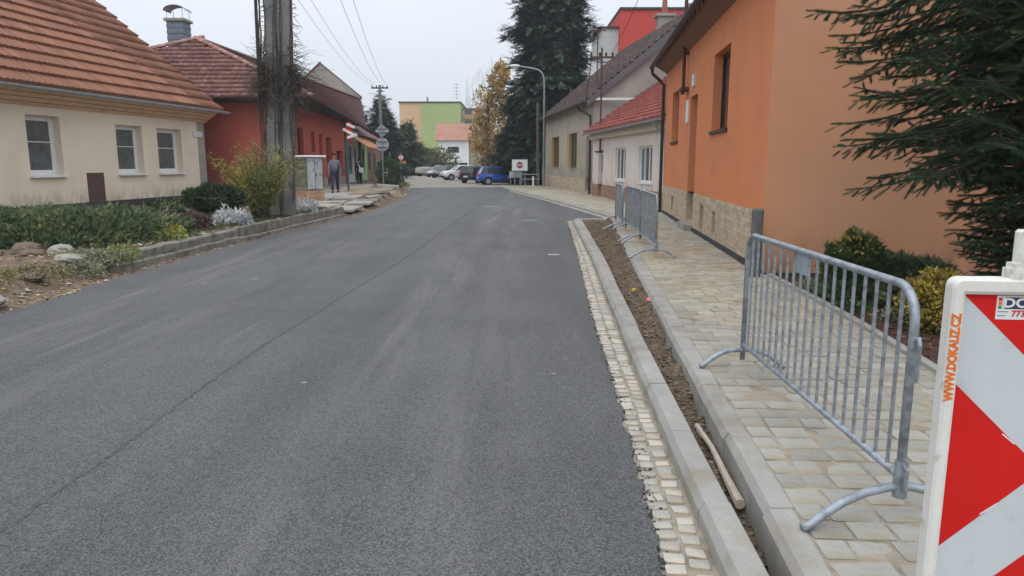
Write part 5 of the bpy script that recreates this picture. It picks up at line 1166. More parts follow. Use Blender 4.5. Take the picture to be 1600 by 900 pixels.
# ------------------------------------------------------------------ CONCRETE POLE with dry ivy
px_, py_ = -6.64, 21.0
cp = thing('utility_pole', 'massive twin leg concrete utility pole wrapped in dry ivy at the left', 'utility pole', (px_, py_, .25))
for sx in (-1, 1):
    mb = MB(); mb.add([(px_ + sx * .03, py_ - .17, .0), (px_ + sx * .34, py_ - .17, .0), (px_ + sx * .34, py_ + .17, 0), (px_ + sx * .03, py_ + .17, 0),
                       (px_ + .3 + sx * .03, py_ - .15, 10), (px_ + .3 + sx * .35, py_ - .15, 10), (px_ + .3 + sx * .35, py_ + .15, 10), (px_ + .3 + sx * .03, py_ + .15, 10)],
                      [(0, 1, 5, 4), (1, 2, 6, 5), (2, 3, 7, 6), (3, 0, 4, 7), (4, 5, 6, 7)]); part('leg', mb, m_pole, cp)
mb = MB(); mb.add([(px_ - .04, py_ - .12, 0), (px_ + .04, py_ - .12, 0), (px_ + .04, py_ + .12, 0), (px_ - .04, py_ + .12, 0), (px_ + .26, py_ - .11, 10), (px_ + .34, py_ - .11, 10), (px_ + .34, py_ + .11, 10), (px_ + .26, py_ + .11, 10)], [(0, 1, 5, 4), (1, 2, 6, 5), (2, 3, 7, 6), (3, 0, 4, 7), (4, 5, 6, 7)]); part('web', mb, m_pole, cp)
mb = MB(); mb.box((px_, py_ - .21, 9.5), (2.9, .1, .12)); ca = part('crossarm', mb, m_darkmet, cp)
INS = [(px_ - 1.35, py_ - .21, 9.7), (px_ - .75, py_ - .21, 9.7), (px_ + .75, py_ - .21, 9.7), (px_ + 1.35, py_ - .21, 9.7)]
for p in INS:
    mb = MB(); mb.tube([(p[0], p[1], 9.55), (p[0], p[1], 9.62), (p[0], p[1], 9.72)], [.04, .06, .03], 8); part('insulator', mb, m_darkmet, ca)
mb = MB(); mb.tube([(px_ - .44, py_ - .1, 3.2), (px_ - .40, py_ - .1, 6), (px_ - .34, py_ - .1, 9.4)], .045, 8); part('conduit', mb, m_darkmet, cp)
mb = MB(); q = random.Random(3)
for i in range(1300):
    z = q.choice((q.gauss(4.15, .38), q.gauss(3.9, .45), q.gauss(4.1, .4), q.uniform(2.6, 8.5))) if i > 120 else q.uniform(1, 3); a = q.uniform(0, 6.28); near_ = max(.2, 1 - abs(z - 4.1) / 1.6); l = q.uniform(.12, .3) + 1.15 * near_ * q.random() ** 1.4
    p = Vector((px_ + .03 * z + (.37) * math.cos(a) * 1.1, py_ + .2 * math.sin(a) * 1.2, z)); d = Vector((math.cos(a), math.sin(a), q.uniform(-1.0, 1.1))).normalized(); tang = Vector((-math.sin(a), math.cos(a), 0)); pts = [p.copy()]; w_ = q.uniform(-1, 1)
    for k in range(6): d = (d + tang * w_ * .35 + Vector((q.uniform(-.35, .35), q.uniform(-.35, .35), q.uniform(-.5, .3)))).normalized(); p = p + d * l / 6; pts.append(p.copy())
    mb.tube(pts, [.010 * (1 - k / 8) for k in range(7)], 3, False)
for i in range(16):     # stems pressed to the concrete
    x = px_ + q.choice((-.40, .42, -.0, .40, -.36)) + q.uniform(-.06, .06); y = py_ - .2 + q.uniform(-.02, .02); z = q.uniform(.3, 3); pts = []
    for k in range(14): pts.append((x, y, z)); x += q.uniform(-.05, .05); x = max(px_ - .44, min(px_ + .60, x + .015)); z += .5
    mb.tube(pts, [.013] * 14, 4, False)
iv = part('ivy', mb, m_twig); tag(iv, 'tangle of dry leafless ivy twigs around the concrete pole', 'climbing plant')
P, D = ell((px_ + .12, py_, 4.1), (.58, .42, .6), 800, .3); leaves('ivy_leaves', P, D, .06, mat('dry_ivy_leaf', (.07, .065, .05), rough=.9, island=.4), iv, 1., -.2, 1.)
# ---- far utility pole and its wires
fx, fy = -12.4, 70; fpole = thing('utility_pole', 'far concrete utility pole with crossarm and small street light', 'utility pole', (fx, fy, 0))
mb = MB(); mb.tube([(fx, fy, -.3), (fx, fy, 9.0)], [.20, .13], 10); part('pole', mb, m_pole, fpole)
mb = MB(); mb.box((fx, fy, 8.75), (1.6, .12, .12)); mb.box((fx, fy, 8.45), (.6, .1, .1)); ca2 = part('crossarm', mb, m_darkmet, fpole)
INS2 = []
for dx in (-.7, -.3, .3, .7):
    mb = MB(); mb.tube([(fx + dx, fy, 8.8), (fx + dx, fy, 9.0)], [.06, .04], 6); part('insulator', mb, m_darkmet, ca2); INS2.append((fx + dx, fy, 9.0))
mb = MB(); mb.tube([(fx, fy, 7.6), (fx + .5, fy, 7.75), (fx + .6, fy, 7.75)], .04, 6); mb.ball((fx + .85, fy, 7.75), (.3, .15, .1)); part('lamp_arm', mb, m_galv, fpole)
def wire(a, b, sag, r, lab, m=m_darkmet):
    pts = []; a = Vector(a); b = Vector(b)
    for k in range(25): t = k / 24; p = a.lerp(b, t); p.z -= sag * 4 * t * (1 - t); pts.append(p)
    mb = MB(); mb.tube(pts, r, 4, False); return tag(part('power_line', mb, m), lab, 'power line', 'power lines over the street')
m_wire = mat('weathered_wire', (.16, .17, .18), rough=.7)
for i, (a, b) in enumerate(zip(INS, INS2)): wire(a, b, 1.0, .010, ('leftmost', 'second from the left', 'third from the left', 'rightmost')[i] + ' of four thin wires between concrete and far pole', m_wire)
# wires on the right side of the street
t0 = (bx[0] - .5, bx[1], 7.05); wire((F1.P(8.85, .12, 9.4)), (bx[0] + .5, bx[1], 7.05), .4, .012, 'overhead wire between the mast on the orange house and the mast on the pink house')
wire(t0, tuple(O3 + e3 * 2.6 + up3 * 1.4 + Vector((-.3, 0, 3.1))), .25, .014, 'overhead wire from the pink house mast to the beige house roof mast'); wire((bx[0] - .5, bx[1], 6.8), (F3.P(3.0, .05, 4.7)), .5, .02, 'drooping service cable from the pink house mast to the beige house')
for k in range(4): wire((16 + k * 1.0, 78, 26), (9.5 + k * .8, 30, 10.9 + .1 * k), .5, .012, 'thin overhead wire passing above the red apartment block', m_wire) if False else None

# ------------------------------------------------------------------ STREET LAMP
lx, ly = 2.3, 53.2
sl_ = thing('street_lamp', 'tall grey street lamp with curved arm beside the beige house', 'street lamp', (lx, ly, .1))
mb = MB(); mb.tube([(lx, ly, 0), (lx, ly, 1.6)], .11, 12); mb.tube([(lx, ly, 1.6), (lx, ly, 7.3)], [.085, .06], 10); part('pole', mb, mat('lamp_post_grey', (.22, .25, .27), rough=.6, metal=.3, var=.15), sl_)
mb = MB(); mb.tube([(lx, ly, 7.3), (lx - .03, ly, 7.75), (lx - .16, ly, 8.1), (lx - .42, ly, 8.32), (lx - .8, ly, 8.43), (lx - 1.8, ly, 8.58)], [.055] * 5 + [.04], 10); part('arm', mb, m_galv, sl_)
mb = MB(); mb.ball((lx - 2.1, ly, 8.6), (.40, .15, .11), 12, 8); part('lamp_head', mb, m_paint, sl_, True)
mb = MB(); mb.ball((lx - 2.12, ly, 8.54), (.3, .12, .1), 10, 6); part('lens', mb, m_reflw, sl_, True)
# wooden pole beside it
mb = MB(); mb.tube([(1.95, 55, -.2), (1.9, 55, 6.2)], [.15, .11], 10); tag(part('utility_pole', mb, m_bark), 'old brown wooden pole just left of the street lamp', 'utility pole')

# ------------------------------------------------------------------ TEXT
def text(s, size, m, parent, M, name='lettering', depth=.0006, bold=0, sx=1., shear=0):
    cu_ = bpy.data.curves.new('t', 'FONT'); cu_.body = s; cu_.size = size; cu_.extrude = depth; cu_.align_x = 'CENTER'; cu_.align_y = 'CENTER'; cu_.offset = bold; cu_.shear = shear; cu_.resolution_u = 3
    o = bpy.data.objects.new('t', cu_); C.objects.link(o); dg = bpy.context.evaluated_depsgraph_get(); me = bpy.data.meshes.new_from_object(o.evaluated_get(dg)); bpy.data.objects.remove(o)
    me.materials.clear(); me.materials.append(m); me.transform(M @ Matrix.Diagonal((sx, 1, 1, 1))); return link(name, me, None, parent)

# ------------------------------------------------------------------ WHITE SIGN with red emblem
ws_ = thing('sign', 'white board with a dark red round emblem on two posts by the parked cars', 'sign', (.56, 53.5, 0)); Ms = Matrix.Translation((0, 0, 0))
mb = MB(); mb.bb((.0, 53.45, 1.28), (1.13, 53.5, 2.05)); part('board', mb, mat('white_sign', (.66, .68, .70), rough=.5), ws_)
mb = MB(); mb.bb((-.03, 53.44, 2.05), (1.16, 53.51, 2.09)); mb.bb((-.03, 53.44, 1.24), (1.16, 53.51, 1.28)); part('frame', mb, m_galv, ws_)
for x in (.2, .95): mb = MB(); mb.tube([(x, 53.55, -.2), (x, 53.55, 2.0)], .03, 6); part('post', mb, m_galv, ws_)
mb = MB(); mb.tube([(.565, 53.449, 1.66), (.565, 53.444, 1.66)], .235, 24); em = part('emblem', mb, mat('dark_red_print', (.24, .035, .05), rough=.5), ws_)
mb = MB(); mb.bb((.28, 53.441, 1.60), (.85, 53.443, 1.72)); part('emblem_band', mb, MATS['white_sign'], em)
mb = MB(); mb.bb((.29, 53.438, 1.615), (.84, 53.440, 1.64)); mb.bb((.29, 53.438, 1.68), (.84, 53.440, 1.705)); part('emblem_stripe', mb, MATS['dark_red_print'], em)
mb = MB(); mb.bb((-.2, 53.9, .75), (.75, 53.95, 1.2)); o = part('panel', mb, m_signback); tag(o, 'grey blue board hanging below and behind the white emblem sign', 'board')
mb = MB()
for x in (-.1, .65): mb.tube([(x, 53.92, -.2), (x, 53.92, .78)], .03, 6)
part('post', mb, m_galv, o)
# pipe railing
rl = thing('railing', 'low thin pipe railing beside the foot of the street lamp', 'railing', (0, 55, 0))
for z in (.62, .98): mb = MB(); mb.tube([(.6, 55.2, z), (2.0, 54.6, z)], .03, 6); part('rail', mb, m_galv, rl)
for x, y in ((.6, 55.2), (2, 54.6)): mb = MB(); mb.tube([(x, y, -.2), (x, y, 1.0)], .03, 6); part('post', mb, m_galv, rl)
mb = MB(); mb.tube([(1.55, 53.6, -.1), (1.55, 53.6, .75)], .07, 10); mb.ball((1.55, 53.6, .78), .08); tag(part('bollard', mb, m_paint), 'short white bollard beside the street lamp foot', 'bollard')
# ------------------------------------------------------------------ SIGNS ON THE LEFT
sg = thing('road_sign', 'two road signs seen from behind on a grey post in front of the green bush', 'road sign', (-8.15, 46.3, .3)); X, Y = -8.15, 46.3
mb = MB(); mb.tube([(X, Y, 0), (X, Y, 4.25)], .035, 8); part('post', mb, m_galv, sg)
mb = MB(); mb.tube([(X, Y + .05, 2.95), (X, Y + .075, 2.95)], .41, 24); o = part('sign_plate', mb, m_signback, sg); mb = MB(); mb.bb((X - .3, Y + .0, 3.1), (X + .3, Y + .045, 3.14)); mb.bb((X - .3, Y + 0, 2.76), (X + .3, Y + .045, 2.80)); part('rail', mb, m_darkmet, o)
mb = MB(); mb.prism([(X - .45, 3.80), (X, 4.2), (X + .45, 3.80), (X, 3.40)], Y + .05, Y + .075); o = part('sign_plate', mb, m_signback, sg, label='diamond shaped upper plate'); mb = MB(); mb.bb((X - .28, Y, 3.88), (X + .28, Y + .045, 3.92)); mb.bb((X - .28, Y, 3.66), (X + .28, Y + .045, 3.70)); part('rail', mb, m_darkmet, o)
for dx in (-.55, .2): mb = MB(); mb.tube([(X + dx, Y + 6, 0), (X + dx, Y + 6, 2.6)], .03, 6); tag(part('post', mb, m_galv), ['thin grey post left of the round sign, behind it', 'thin grey post right of the round sign, behind it'][dx > 0], 'post')
sx_ = thing('warning_sign', 'red plate with crossing white planks on a dark post by the red house', 'road sign', (-8.15, 36.6, .35)); X, Y = -8.2, 36.6
mb = MB(); mb.tube([(X, Y, 0), (X, Y, 3.75)], .05, 8); part('post', mb, mat('blue_grey_post', (.09, .11, .125), rough=.6), sx_)
for k, (a, l, zz, mm) in enumerate(((28, .78, 3.28, m_paint), (24, .42, 3.62, m_paint), (-20, .5, 3.12, m_paint))):
    Mx = Euler((0, R(a), 0)).to_matrix(); mb = MB(); mb.box((X + .2 + .05 * k, Y - .08 - .03 * k, zz), (l, .02, .13), Mx); part('plank', mb, mm, sx_)
mb = MB(); mb.bb((X + .03, Y - .05, 2.9), (X + .26, Y - .03, 3.78)); part('plate', mb, m_reflr, sx_)
rs = thing('road_sign', 'far round white sign with red rim above an orange plate', 'road sign', (-12.9, 85, 0)); X, Y = -12.85, 85
mb = MB(); mb.tube([(X, Y, 0), (X, Y, 2.9)], .035, 6); part('post', mb, m_galv, rs); mb = MB(); mb.tube([(X, Y - .05, 2.45), (X, Y - .07, 2.45)], .34, 20); o = part('sign_plate', mb, m_reflr, rs); mb = MB(); mb.tube([(X, Y - .075, 2.45), (X, Y - .08, 2.45)], .26, 20); part('sign_face', mb, m_paint, o); mb = MB(); mb.bb((X + .1, Y - .07, 1.75), (X + .6, Y - .04, 2.05)); part('plate', mb, mat('orange_plate', (.6, .2, .05)), rs)
# wooden fence far
fn = thing('fence', 'dark brown board fence at the bend of the old road', 'fence', (-14, 128, 0))
for k in range(36): mb = MB(); x = -19.5 + k * .27; mb.bb((x, 128 + k * .06, -.1), (x + .23, 128.04 + k * .06, 1.9 + .05 * random.random())); part('board', mb, m_hedge, fn)

# ------------------------------------------------------------------ CARS
def car(loc, rz, paint, label, L=4.1, W=1.75, H=1.5, kind='hatch', group='cars parked by the street'):
    t = thing('parked_car', label, 'car', loc, rz, group); hw = W / 2
    pm = mat('car_paint_' + paint[0], paint[1], rough=.3, var=.03, spec=.6, metal=.1)
    # x stations rear -> front: lower body top line
    if kind == 'suv': top = [(-.5, .95), (-.47, 1.0), (-.2, 1.02), (.15, 1.02), (.22, 1.0), (.40, .93), (.48, .80), (.5, .6)]; roof = [(-.46, -.40), (-.40, -.02), (.12, .26)]
    elif kind == 'jeep': top = [(-.5, .98), (-.46, 1.02), (-.1, 1.02), (.15, 1.02), (.2, 1.02), (.42, .98), (.49, .9), (.5, .6)]; 
    else: top = [(-.5, .82), (-.47, .95), (-.2, .93), (.12, .92), (.2, .90), (.38, .78), (.47, .66), (.5, .5)]
    vs = []; ring = []
    for x, zt in top:
        k = 1 if abs(x) < .44 else .9; zt = zt * H / 1.5; zb = .30 if abs(x) < .47 else .38
        r = [(x * L, -hw * k * .86, zb), (x * L, -hw * k, zb + .14), (x * L, -hw * k, zt - .22), (x * L, -hw * k * .93, zt - .03), (x * L, -hw * k * .8, zt), (x * L, hw * k * .8, zt), (x * L, hw * k * .93, zt - .03), (x * L, hw * k, zt - .22), (x * L, hw * k, zb + .14), (x * L, hw * k * .86, zb)]
        ring.append(r)
    mb = MB(); n = 10
    for r in ring: mb.v += r
    for i in range(len(ring) - 1):
        for k in range(n): mb.f.append((i * n + k, i * n + (k + 1) % n, (i + 1) * n + (k + 1) % n, (i + 1) * n + k))
    mb.f.append(tuple(range(n))[::-1]); mb.f.append(tuple((len(ring) - 1) * n + k for k in range(n)))
    part('body', mb, pm, t, world=False)
    # greenhouse
    g0, g1, g2, g3 = {'hatch': (-.485, -.40, .06, .24), 'suv': (-.48, -.42, .05, .22), 'jeep': (-.48, -.45, .08, .17)}[kind]; zb = top[2][1] * H / 1.5 - .03; zr = H
    def cab(x, z, w_): return (x * L, w_, z)
    wb, wt = hw * .90, hw * .74
    pts = [cab(g0, zb, -wb), cab(g3, zb, -wb), cab(g3, zb, wb), cab(g0, zb, wb), cab(g1, zr - .04, -wt), cab(g2, zr - .04, -wt), cab(g2, zr - .04, wt), cab(g1, zr - .04, wt)]
    mb = MB(); mb.add(pts, [(0, 1, 5, 4), (1, 2, 6, 5), (2, 3, 7, 6), (3, 0, 4, 7)]); part('windows', mb, m_glass if kind != 'jeep' else m_black, t, world=False)
    mb = MB(); A, B = (g1 * L - .06, g2 * L + .06); mb.add([(A, -wt - .02, zr - .06), (B, -wt - .02, zr - .06), (B, wt + .02, zr - .06), (A, wt + .02, zr - .06), (A + .12, -wt + .08, zr + .01), (B - .15, -wt + .08, zr + .01), (B - .15, wt - .08, zr + .01), (A + .12, wt - .08, zr + .01)], [(3, 2, 1, 0), (4, 5, 6, 7), (0, 1, 5, 4), (1, 2, 6, 5), (2, 3, 7, 6), (3, 0, 4, 7)])
    part('roof', mb, pm if kind != 'jeep' else m_black, t, world=False)
    mb = MB()
    for s in (-1, 1):
        for (xa, xb) in ((g0, g1), (g3, g2), ((g0 * .35 + g3 * .65) - .05, (g1 * .35 + g2 * .65) - .03), ((g0 * .75 + g3 * .25) - .03, (g1 * .72 + g2 * .28) - .03)):
            a = Vector((xa * L, s * (wb + .004), zb)); b = Vector((xb * L, s * (wt + .006), zr - .05)); mb.tube([a, b], .035, 4)
    part('pillars', mb, pm if kind != 'jeep' else m_black, t, world=False)
    for sx in (-.31, .31):
        for s in (-1, 1):
            mb = MB(); mb.tube([(sx * L, s * (hw - .02), .33), (sx * L, s * (hw + .004), .33)], .375, 20); part('wheel_arch', mb, m_black, t, world=False)
            mb = MB(); mb.tube([(sx * L, s * (hw - .2), .31), (sx * L, s * (hw + .012), .31)], .31, 20); wh_ = part('wheel', mb, m_black, t, world=False)
            mb = MB(); mb.tube([(sx * L, s * (hw + .011), .31), (sx * L, s * (hw + .02), .31)], .2, 12); part('rim', mb, m_galv, wh_, world=False)
            for k in range(5): pass
    for s in (-1, 1):
        mb = MB(); mb.box((-.492 * L, s * hw * .74, .86 * H / 1.5), (.10, .14, .20)); part('taillight', mb, m_reflr, t, world=False)
        mb = MB(); mb.box((.468 * L, s * hw * .62, .62 * H / 1.5), (.16, .32, .13)); part('headlight', mb, m_reflw, t, world=False)
        mb = MB(); mb.box((.17 * L, s * (hw + .09), .98 * H / 1.5), (.12, .18, .12)); part('mirror', mb, pm, t, world=False)
        for xx in (-.13, .12):
            mb = MB(); mb.box((xx * L, s * (hw + .001), .74 * H / 1.5), (.012, .006, .48)); mb.box((xx * L - .15, s * (hw + .008), .82 * H / 1.5), (.14, .02, .03)); part('door_seam', mb, m_black, t, world=False)
    mb = MB(); mb.box((-.502 * L, 0, .45), (.10, W * .86, .2)); part('rear_bumper', mb, m_black if kind == 'jeep' else pm, t, world=False); mb = MB(); mb.box((.495 * L, 0, .42), (.08, W * .8, .14)); part('grille', mb, m_black, t, world=False)
    mb = MB(); mb.box((-.512 * L, 0, .62), (.04, .5, .11)); part('number_plate', mb, m_paint, t, world=False)
    return t
ROW = 'cars parked in a row beyond the new asphalt'
car((-1.0, 63, -.02), R(13), ('blue', (.02, .085, .42)), 'bright blue hatchback, nearest and rightmost of the parked cars', 3.95, 1.7, 1.52, group=ROW)
car((-3.0, 68.5, -.02), R(56), ('navy', (.03, .04, .07)), 'dark estate with pale rear window between the blue and the red car', 4.3, 1.75, 1.5, 'suv', group=ROW)
car((-4.55, 83, -.02), R(60), ('red', (.26, .04, .04)), 'red car mostly hidden behind the dark estate', 4.0, 1.7, 1.6, group=ROW)
car((-5.6, 80, -.02), R(203), ('white', (.66, .67, .67)), 'white car in the middle of the parked row', 4.4, 1.8, 1.6, 'suv', group=ROW)
car((-8.25, 92, -.02), R(230), ('black', (.03, .035, .045)), 'dark hatchback left of the white car in the row', 4.2, 1.75, 1.55, group=ROW)
car((-9.7, 99, -.02), R(232), ('silver', (.42, .44, .46)), 'silver car between the dark hatchback and the soft top off roader', 4.3, 1.75, 1.5, group=ROW)
car((-11.4, 103.5, -.02), R(222), ('beige', (.36, .34, .30)), 'beige soft top off roader at the left end of the parked row', 4.4, 1.8, 1.95, 'jeep', group=ROW)
car((-14.8, 128, -.02), R(230), ('maroon', (.35, .08, .07)), 'red and white van roof showing behind the beige off roader', 4.6, 1.9, 2.2, 'suv', group=ROW)
car((-15.6, 82, .0), R(250), ('white', (.66, .67, .67)), 'white car standing on the left side beyond the shop', 4.3, 1.75, 1.5, group=None)
car((1.6, 62.5, -.02), R(20), ('darkblue', (.025, .035, .06)), 'dark car half hidden behind the white emblem sign', 3.9, 1.7, 1.4, group=ROW)

# ------------------------------------------------------------------ PEOPLE
def skin(name, joints, bones, m, parent, sub=1):
    me = bpy.data.meshes.new(name); bm = bmesh.new(); lay = bm.verts.layers.skin.verify(); vs = {}
    for i, (k, (p, r)) in enumerate(joints.items()):
        v = bm.verts.new(p); v[lay].radius = r if isinstance(r, tuple) else (r, r); v[lay].use_root = (i == 0); vs[k] = v
    for a, b in bones: bm.edges.new((vs[a], vs[b]))
    bm.to_mesh(me); bm.free(); o = link(name, me, m, parent); s = o.modifiers.new('Skin', 'SKIN'); s.use_smooth_shade = True; o.modifiers.new('Sub', 'SUBSURF').levels = sub; o.modifiers['Sub'].render_levels = sub; return o
def person(loc, rz, H, label, top_m, leg_m, hair_m, skin_m, ph=.5, arms=((.30, -.10), (-.25, .25))):
    t = thing('person', label, 'person', loc, rz); t.scale = (H / 1.8,) * 3
    st = .30 * ph
    body = {'pelvis': ((0, 0, .95), (.14, .10)), 'chest': ((0, 0, 1.3), (.15, .10)), 'neck': ((0, 0, 1.5), .055), 'chin': ((0, -.01, 1.58), (.07, .08)), 'head': ((0, -.01, 1.68), (.075, .095)), 'crown': ((0, 0, 1.755), (.055, .065))}
    bn = [('pelvis', 'chest'), ('chest', 'neck'), ('neck', 'chin'), ('chin', 'head'), ('head', 'crown')]
    for s, n, f in ((-1, 'l', 1), (1, 'r', -1)):
        ay = arms[0 if s < 0 else 1][0]; fy_ = arms[0 if s < 0 else 1][1]
        body['sh' + n] = ((s * .19, 0, 1.42), .055); body['el' + n] = ((s * .25, -ay * .3, 1.13), .042); body['wr' + n] = ((s * .24, -ay * .5 - fy_ * .3 - .05, .88), .028); body['ha' + n] = ((s * .235, -ay * .5 - fy_ * .3 - .07, .80), (.02, .038))
        body['hi' + n] = ((s * .09, 0, .92), .09); body['kn' + n] = ((s * .10, -f * st * .55 - .03, .50), .058); body['an' + n] = ((s * .10, -f * st + .02, .09), .042); body['to' + n] = ((s * .11, -f * st - .13, .05), (.04, .03))
        bn += [('chest', 'sh' + n), ('sh' + n, 'el' + n), ('el' + n, 'wr' + n), ('wr' + n, 'ha' + n), ('pelvis', 'hi' + n), ('hi' + n, 'kn' + n), ('kn' + n, 'an' + n), ('an' + n, 'to' + n)]
    skin('body', body, bn, skin_m, t)
    J = body; g = lambda k, a=.025: (J[k][0], tuple(v + a for v in J[k][1]) if isinstance(J[k][1], tuple) else J[k][1] + a)
    jk = {'p': ((0, 0, .93), (.175, .13)), 'c': ((0, 0, 1.3), (.185, .135)), 'n': ((0, 0, 1.48), .075)}; jb = [('p', 'c'), ('c', 'n')]
    for n in 'lr':
        for k in ('sh', 'el', 'wr'): jk[k + n] = g(k + n)
        jb += [('c', 'sh' + n), ('sh' + n, 'el' + n), ('el' + n, 'wr' + n)]
    skin('jacket', jk, jb, top_m, t)
    tr = {'p': ((0, 0, .92), (.155, .12))}; tb = []
    for n in 'lr':
        for k in ('hi', 'kn', 'an'): tr[k + n] = g(k + n, .03)
        tb += [('p', 'hi' + n), ('hi' + n, 'kn' + n), ('kn' + n, 'an' + n)]
        x, y_, z_ = J['to' + n][0]; mb = MB(); mb.bev((x, y_ + .09, .045), (.10, .29, .09), .03); part('shoe', mb, m_black, t, world=False)
        # fingers
        hx, hy, hz = J['ha' + n][0]
        mb = MB()
        for i in range(4): mb.tube([(hx, hy - .025 + i * .017, hz - .02), (hx, hy - .028 + i * .018, hz - .075), (hx - (.012 if n == 'r' else -.012), hy - .026 + i * .017, hz - .10 - (.012 if i in (1, 2) else 0))], [.010, .009, .006], 6)
        mb.tube([(hx, hy - .03, hz + .02), (hx, hy - .055, hz - .02), (hx, hy - .055, hz - .045)], [.011, .010, .007], 6); part('fingers', mb, skin_m, t, world=False)
    skin('trousers', tr, tb, leg_m, t)
    mb = MB(); mb.ball((0, .018, 1.725), (.088, .108, .095), 12, 8); part('hair', mb, hair_m, t, True, world=False)
    mb = MB(); mb.tube([(0, -.10, 1.70), (0, -.125, 1.665), (0, -.10, 1.655)], [.008, .014, .008], 6); part('nose', mb, skin_m, t, world=False)
    mb = MB()
    for s in (-1, 1): mb.ball((s * .032, -.098, 1.70), .009, 6, 4)
    part('eyes', mb, m_black, t, world=False); mb = MB(); mb.box((0, -.098, 1.625), (.05, .01, .008)); part('mouth', mb, m_redprint, t, world=False)
    mb = MB()
    for s in (-1, 1): mb.ball((s * .088, .0, 1.675), (.01, .02, .03), 6, 5)
    part('ears', mb, skin_m, t, world=False)
    return t
m_skin = mat('skin', (.36, .21, .15), rough=.6, var=.05)
m_jean = mat('dark_jeans', (.035, .045, .075), rough=.9, var=.2, scale=10)
person((-8.45, 34.9, .41), R(8), 1.86, 'man in a grey jacket and dark jeans walking on the pavement by the red house', mat('grey_jacket', (.14, .16, .19), rough=.9, var=.2, scale=10), m_jean, mat('dark_hair', (.02, .018, .016)), m_skin, .7)
p2 = person((-10.2, 48.9, .41), R(190), 1.72, 'person in a black jacket with pale bag strap walking away past the shop', mat('black_jacket', (.02, .022, .028), rough=.8), mat('navy_trousers', (.02, .025, .04)), MATS['dark_hair'], m_skin, .4)
mb = MB(); mb.box((-10.02, 48.72, 1.35), (.28, .14, .32)); mb.tube([(-10.1, 48.78, 1.5), (-10.25, 48.74, 1.75)], .03, 6); bg_ = part('bag', mb, m_paint); tag(bg_, 'pale shoulder bag carried by the person in black', 'bag')

# ------------------------------------------------------------------ CROWD BARRIERS
def barrier(first_loc, rz, L, label, nb=19, plate=True, grp='galvanised crowd barriers on the pavement'):
    t = thing('crowd_barrier', label, 'barrier', first_loc, rz, grp); H = 1.10; zb = .20; r = .021; c = .16
    # top rail with rounded corners running into the two end posts; local x along the barrier, near end at x = L
    def arc(cx, a0, a1): return [(cx + c * math.cos(R(a)), 0, H - c + c * math.sin(R(a))) for a in np.linspace(a0, a1, 7)]
    mb = MB(); mb.tube([(0, 0, .07), (0, 0, H - c)] + arc(c, 180, 90)[1:] + [(L / 2, 0, H)] + arc(L - c, 90, 0) + [(L, 0, .10)], r, 12); part('frame', mb, m_galv, t, True, world=False)
    mb = MB(); mb.tube([(0, 0, zb), (L, 0, zb)], .019, 10); part('bottom_rail', mb, m_galv, t, True, world=False)
    bm_ = None; me = None
    for k in range(1, nb + 1):
        x = L * k / (nb + 1); zt = H if c < x < L - c else H - c + math.sqrt(max(0, c * c - (min(x, L - x) - c) ** 2))
        mb = MB(); mb.tube([(x, 0, zb), (x, 0, zt)], .0098, 8, False); part('bar', mb, m_galv, t, True, world=False)
    for x in (0.0, L):
        mb = MB(); w_ = .34; pts = [(x, w_ * math.sin(R(a)), .10 - .10 * (1 - math.cos(R(a))) / (1 - math.cos(R(75)))) for a in np.linspace(-75, 75, 13)]
        kk = .30 if x > 0 else .05; sl_n = 1. if x > 0 else .70; pts = [(x + kk * abs(v) * (1 if v < 0 else .35), v * (sl_n if v < 0 else .66), z) for v, z in ((-.50, .016), (-.46, .024), (-.40, .062), (-.30, .112), (-.19, .143), (-.08, .153), (0, .154), (.10, .152), (.22, .138), (.33, .105), (.42, .058), (.48, .022), (.52, .016))]
        mb.tube(pts, .021, 10); part('foot', mb, m_galv, t, True, world=False)
    mb = MB(); mb.tube([(L + .002, .0, .10), (L + .002, 0, .28)], .030, 12); mb.box((L + .035, 0, .22), (.05, .012, .16)); mb.tube([(L + .03, 0, .28), (L + .058, 0, .26), (L + .058, 0, .12)], .009, 6)
    part('socket', mb, m_galv, t, world=False)
    mb = MB(); mb.tube([(L + .015, 0, .86), (L + .05, 0, .88), (L + .062, 0, .85), (L + .062, 0, .70), (L + .055, 0, .68)], .0095, 6); part('hook', mb, m_galv, t, world=False)
    if plate: mb = MB(); mb.bb((L * .42, -.006, .955), (L * .42 + .21, .006, 1.085)); part('name_plate', mb, mat('plate_steel', (.33, .39, .45), rough=.5, var=.1, metal=.3), t, world=False)
    return t
A_ = Vector((1.89, 5.75, .143)); B_ = Vector((1.83, 3.21, .143)); d_ = B_ - A_
b1 = barrier(A_, math.atan2(d_.y, d_.x), d_.length, 'large crowd barrier nearest the camera, with a small blank plate under its top rail')
for i, (a, b, lb) in enumerate((((2.72, 15.3), (2.56, 12.85), 'nearest of the three crowd barriers in the row beyond the first, before the pink house'), ((2.84, 18.05), (2.76, 15.5), 'middle crowd barrier of the three standing in a row'), ((2.98, 20.85), (2.79, 18.3), 'farthest crowd barrier of the row, at the end of the trench'))):
    o = copy_tree(b1); d_ = Vector((b[0] - a[0], b[1] - a[1], 0)); o.location = (a[0], a[1], .143); o.rotation_euler = (0, 0, math.atan2(d_.y, d_.x)); o['label'] = lb
# a red white post end by the far barrier
mb = MB(); mb.tube([(3.1, 21.6, .12), (3.1, 21.6, 1.0)], .02, 8); o = part('marker_pole', mb, m_reflr); tag(o, 'thin red and white marker pole beside the farthest crowd barrier', 'marker pole')
mb = MB()
for k in range(2): mb.tube([(3.1, 21.6, .3 + k * .4), (3.1, 21.6, .5 + k * .4)], .0215, 8)
part('white_band', mb, m_paint, o)

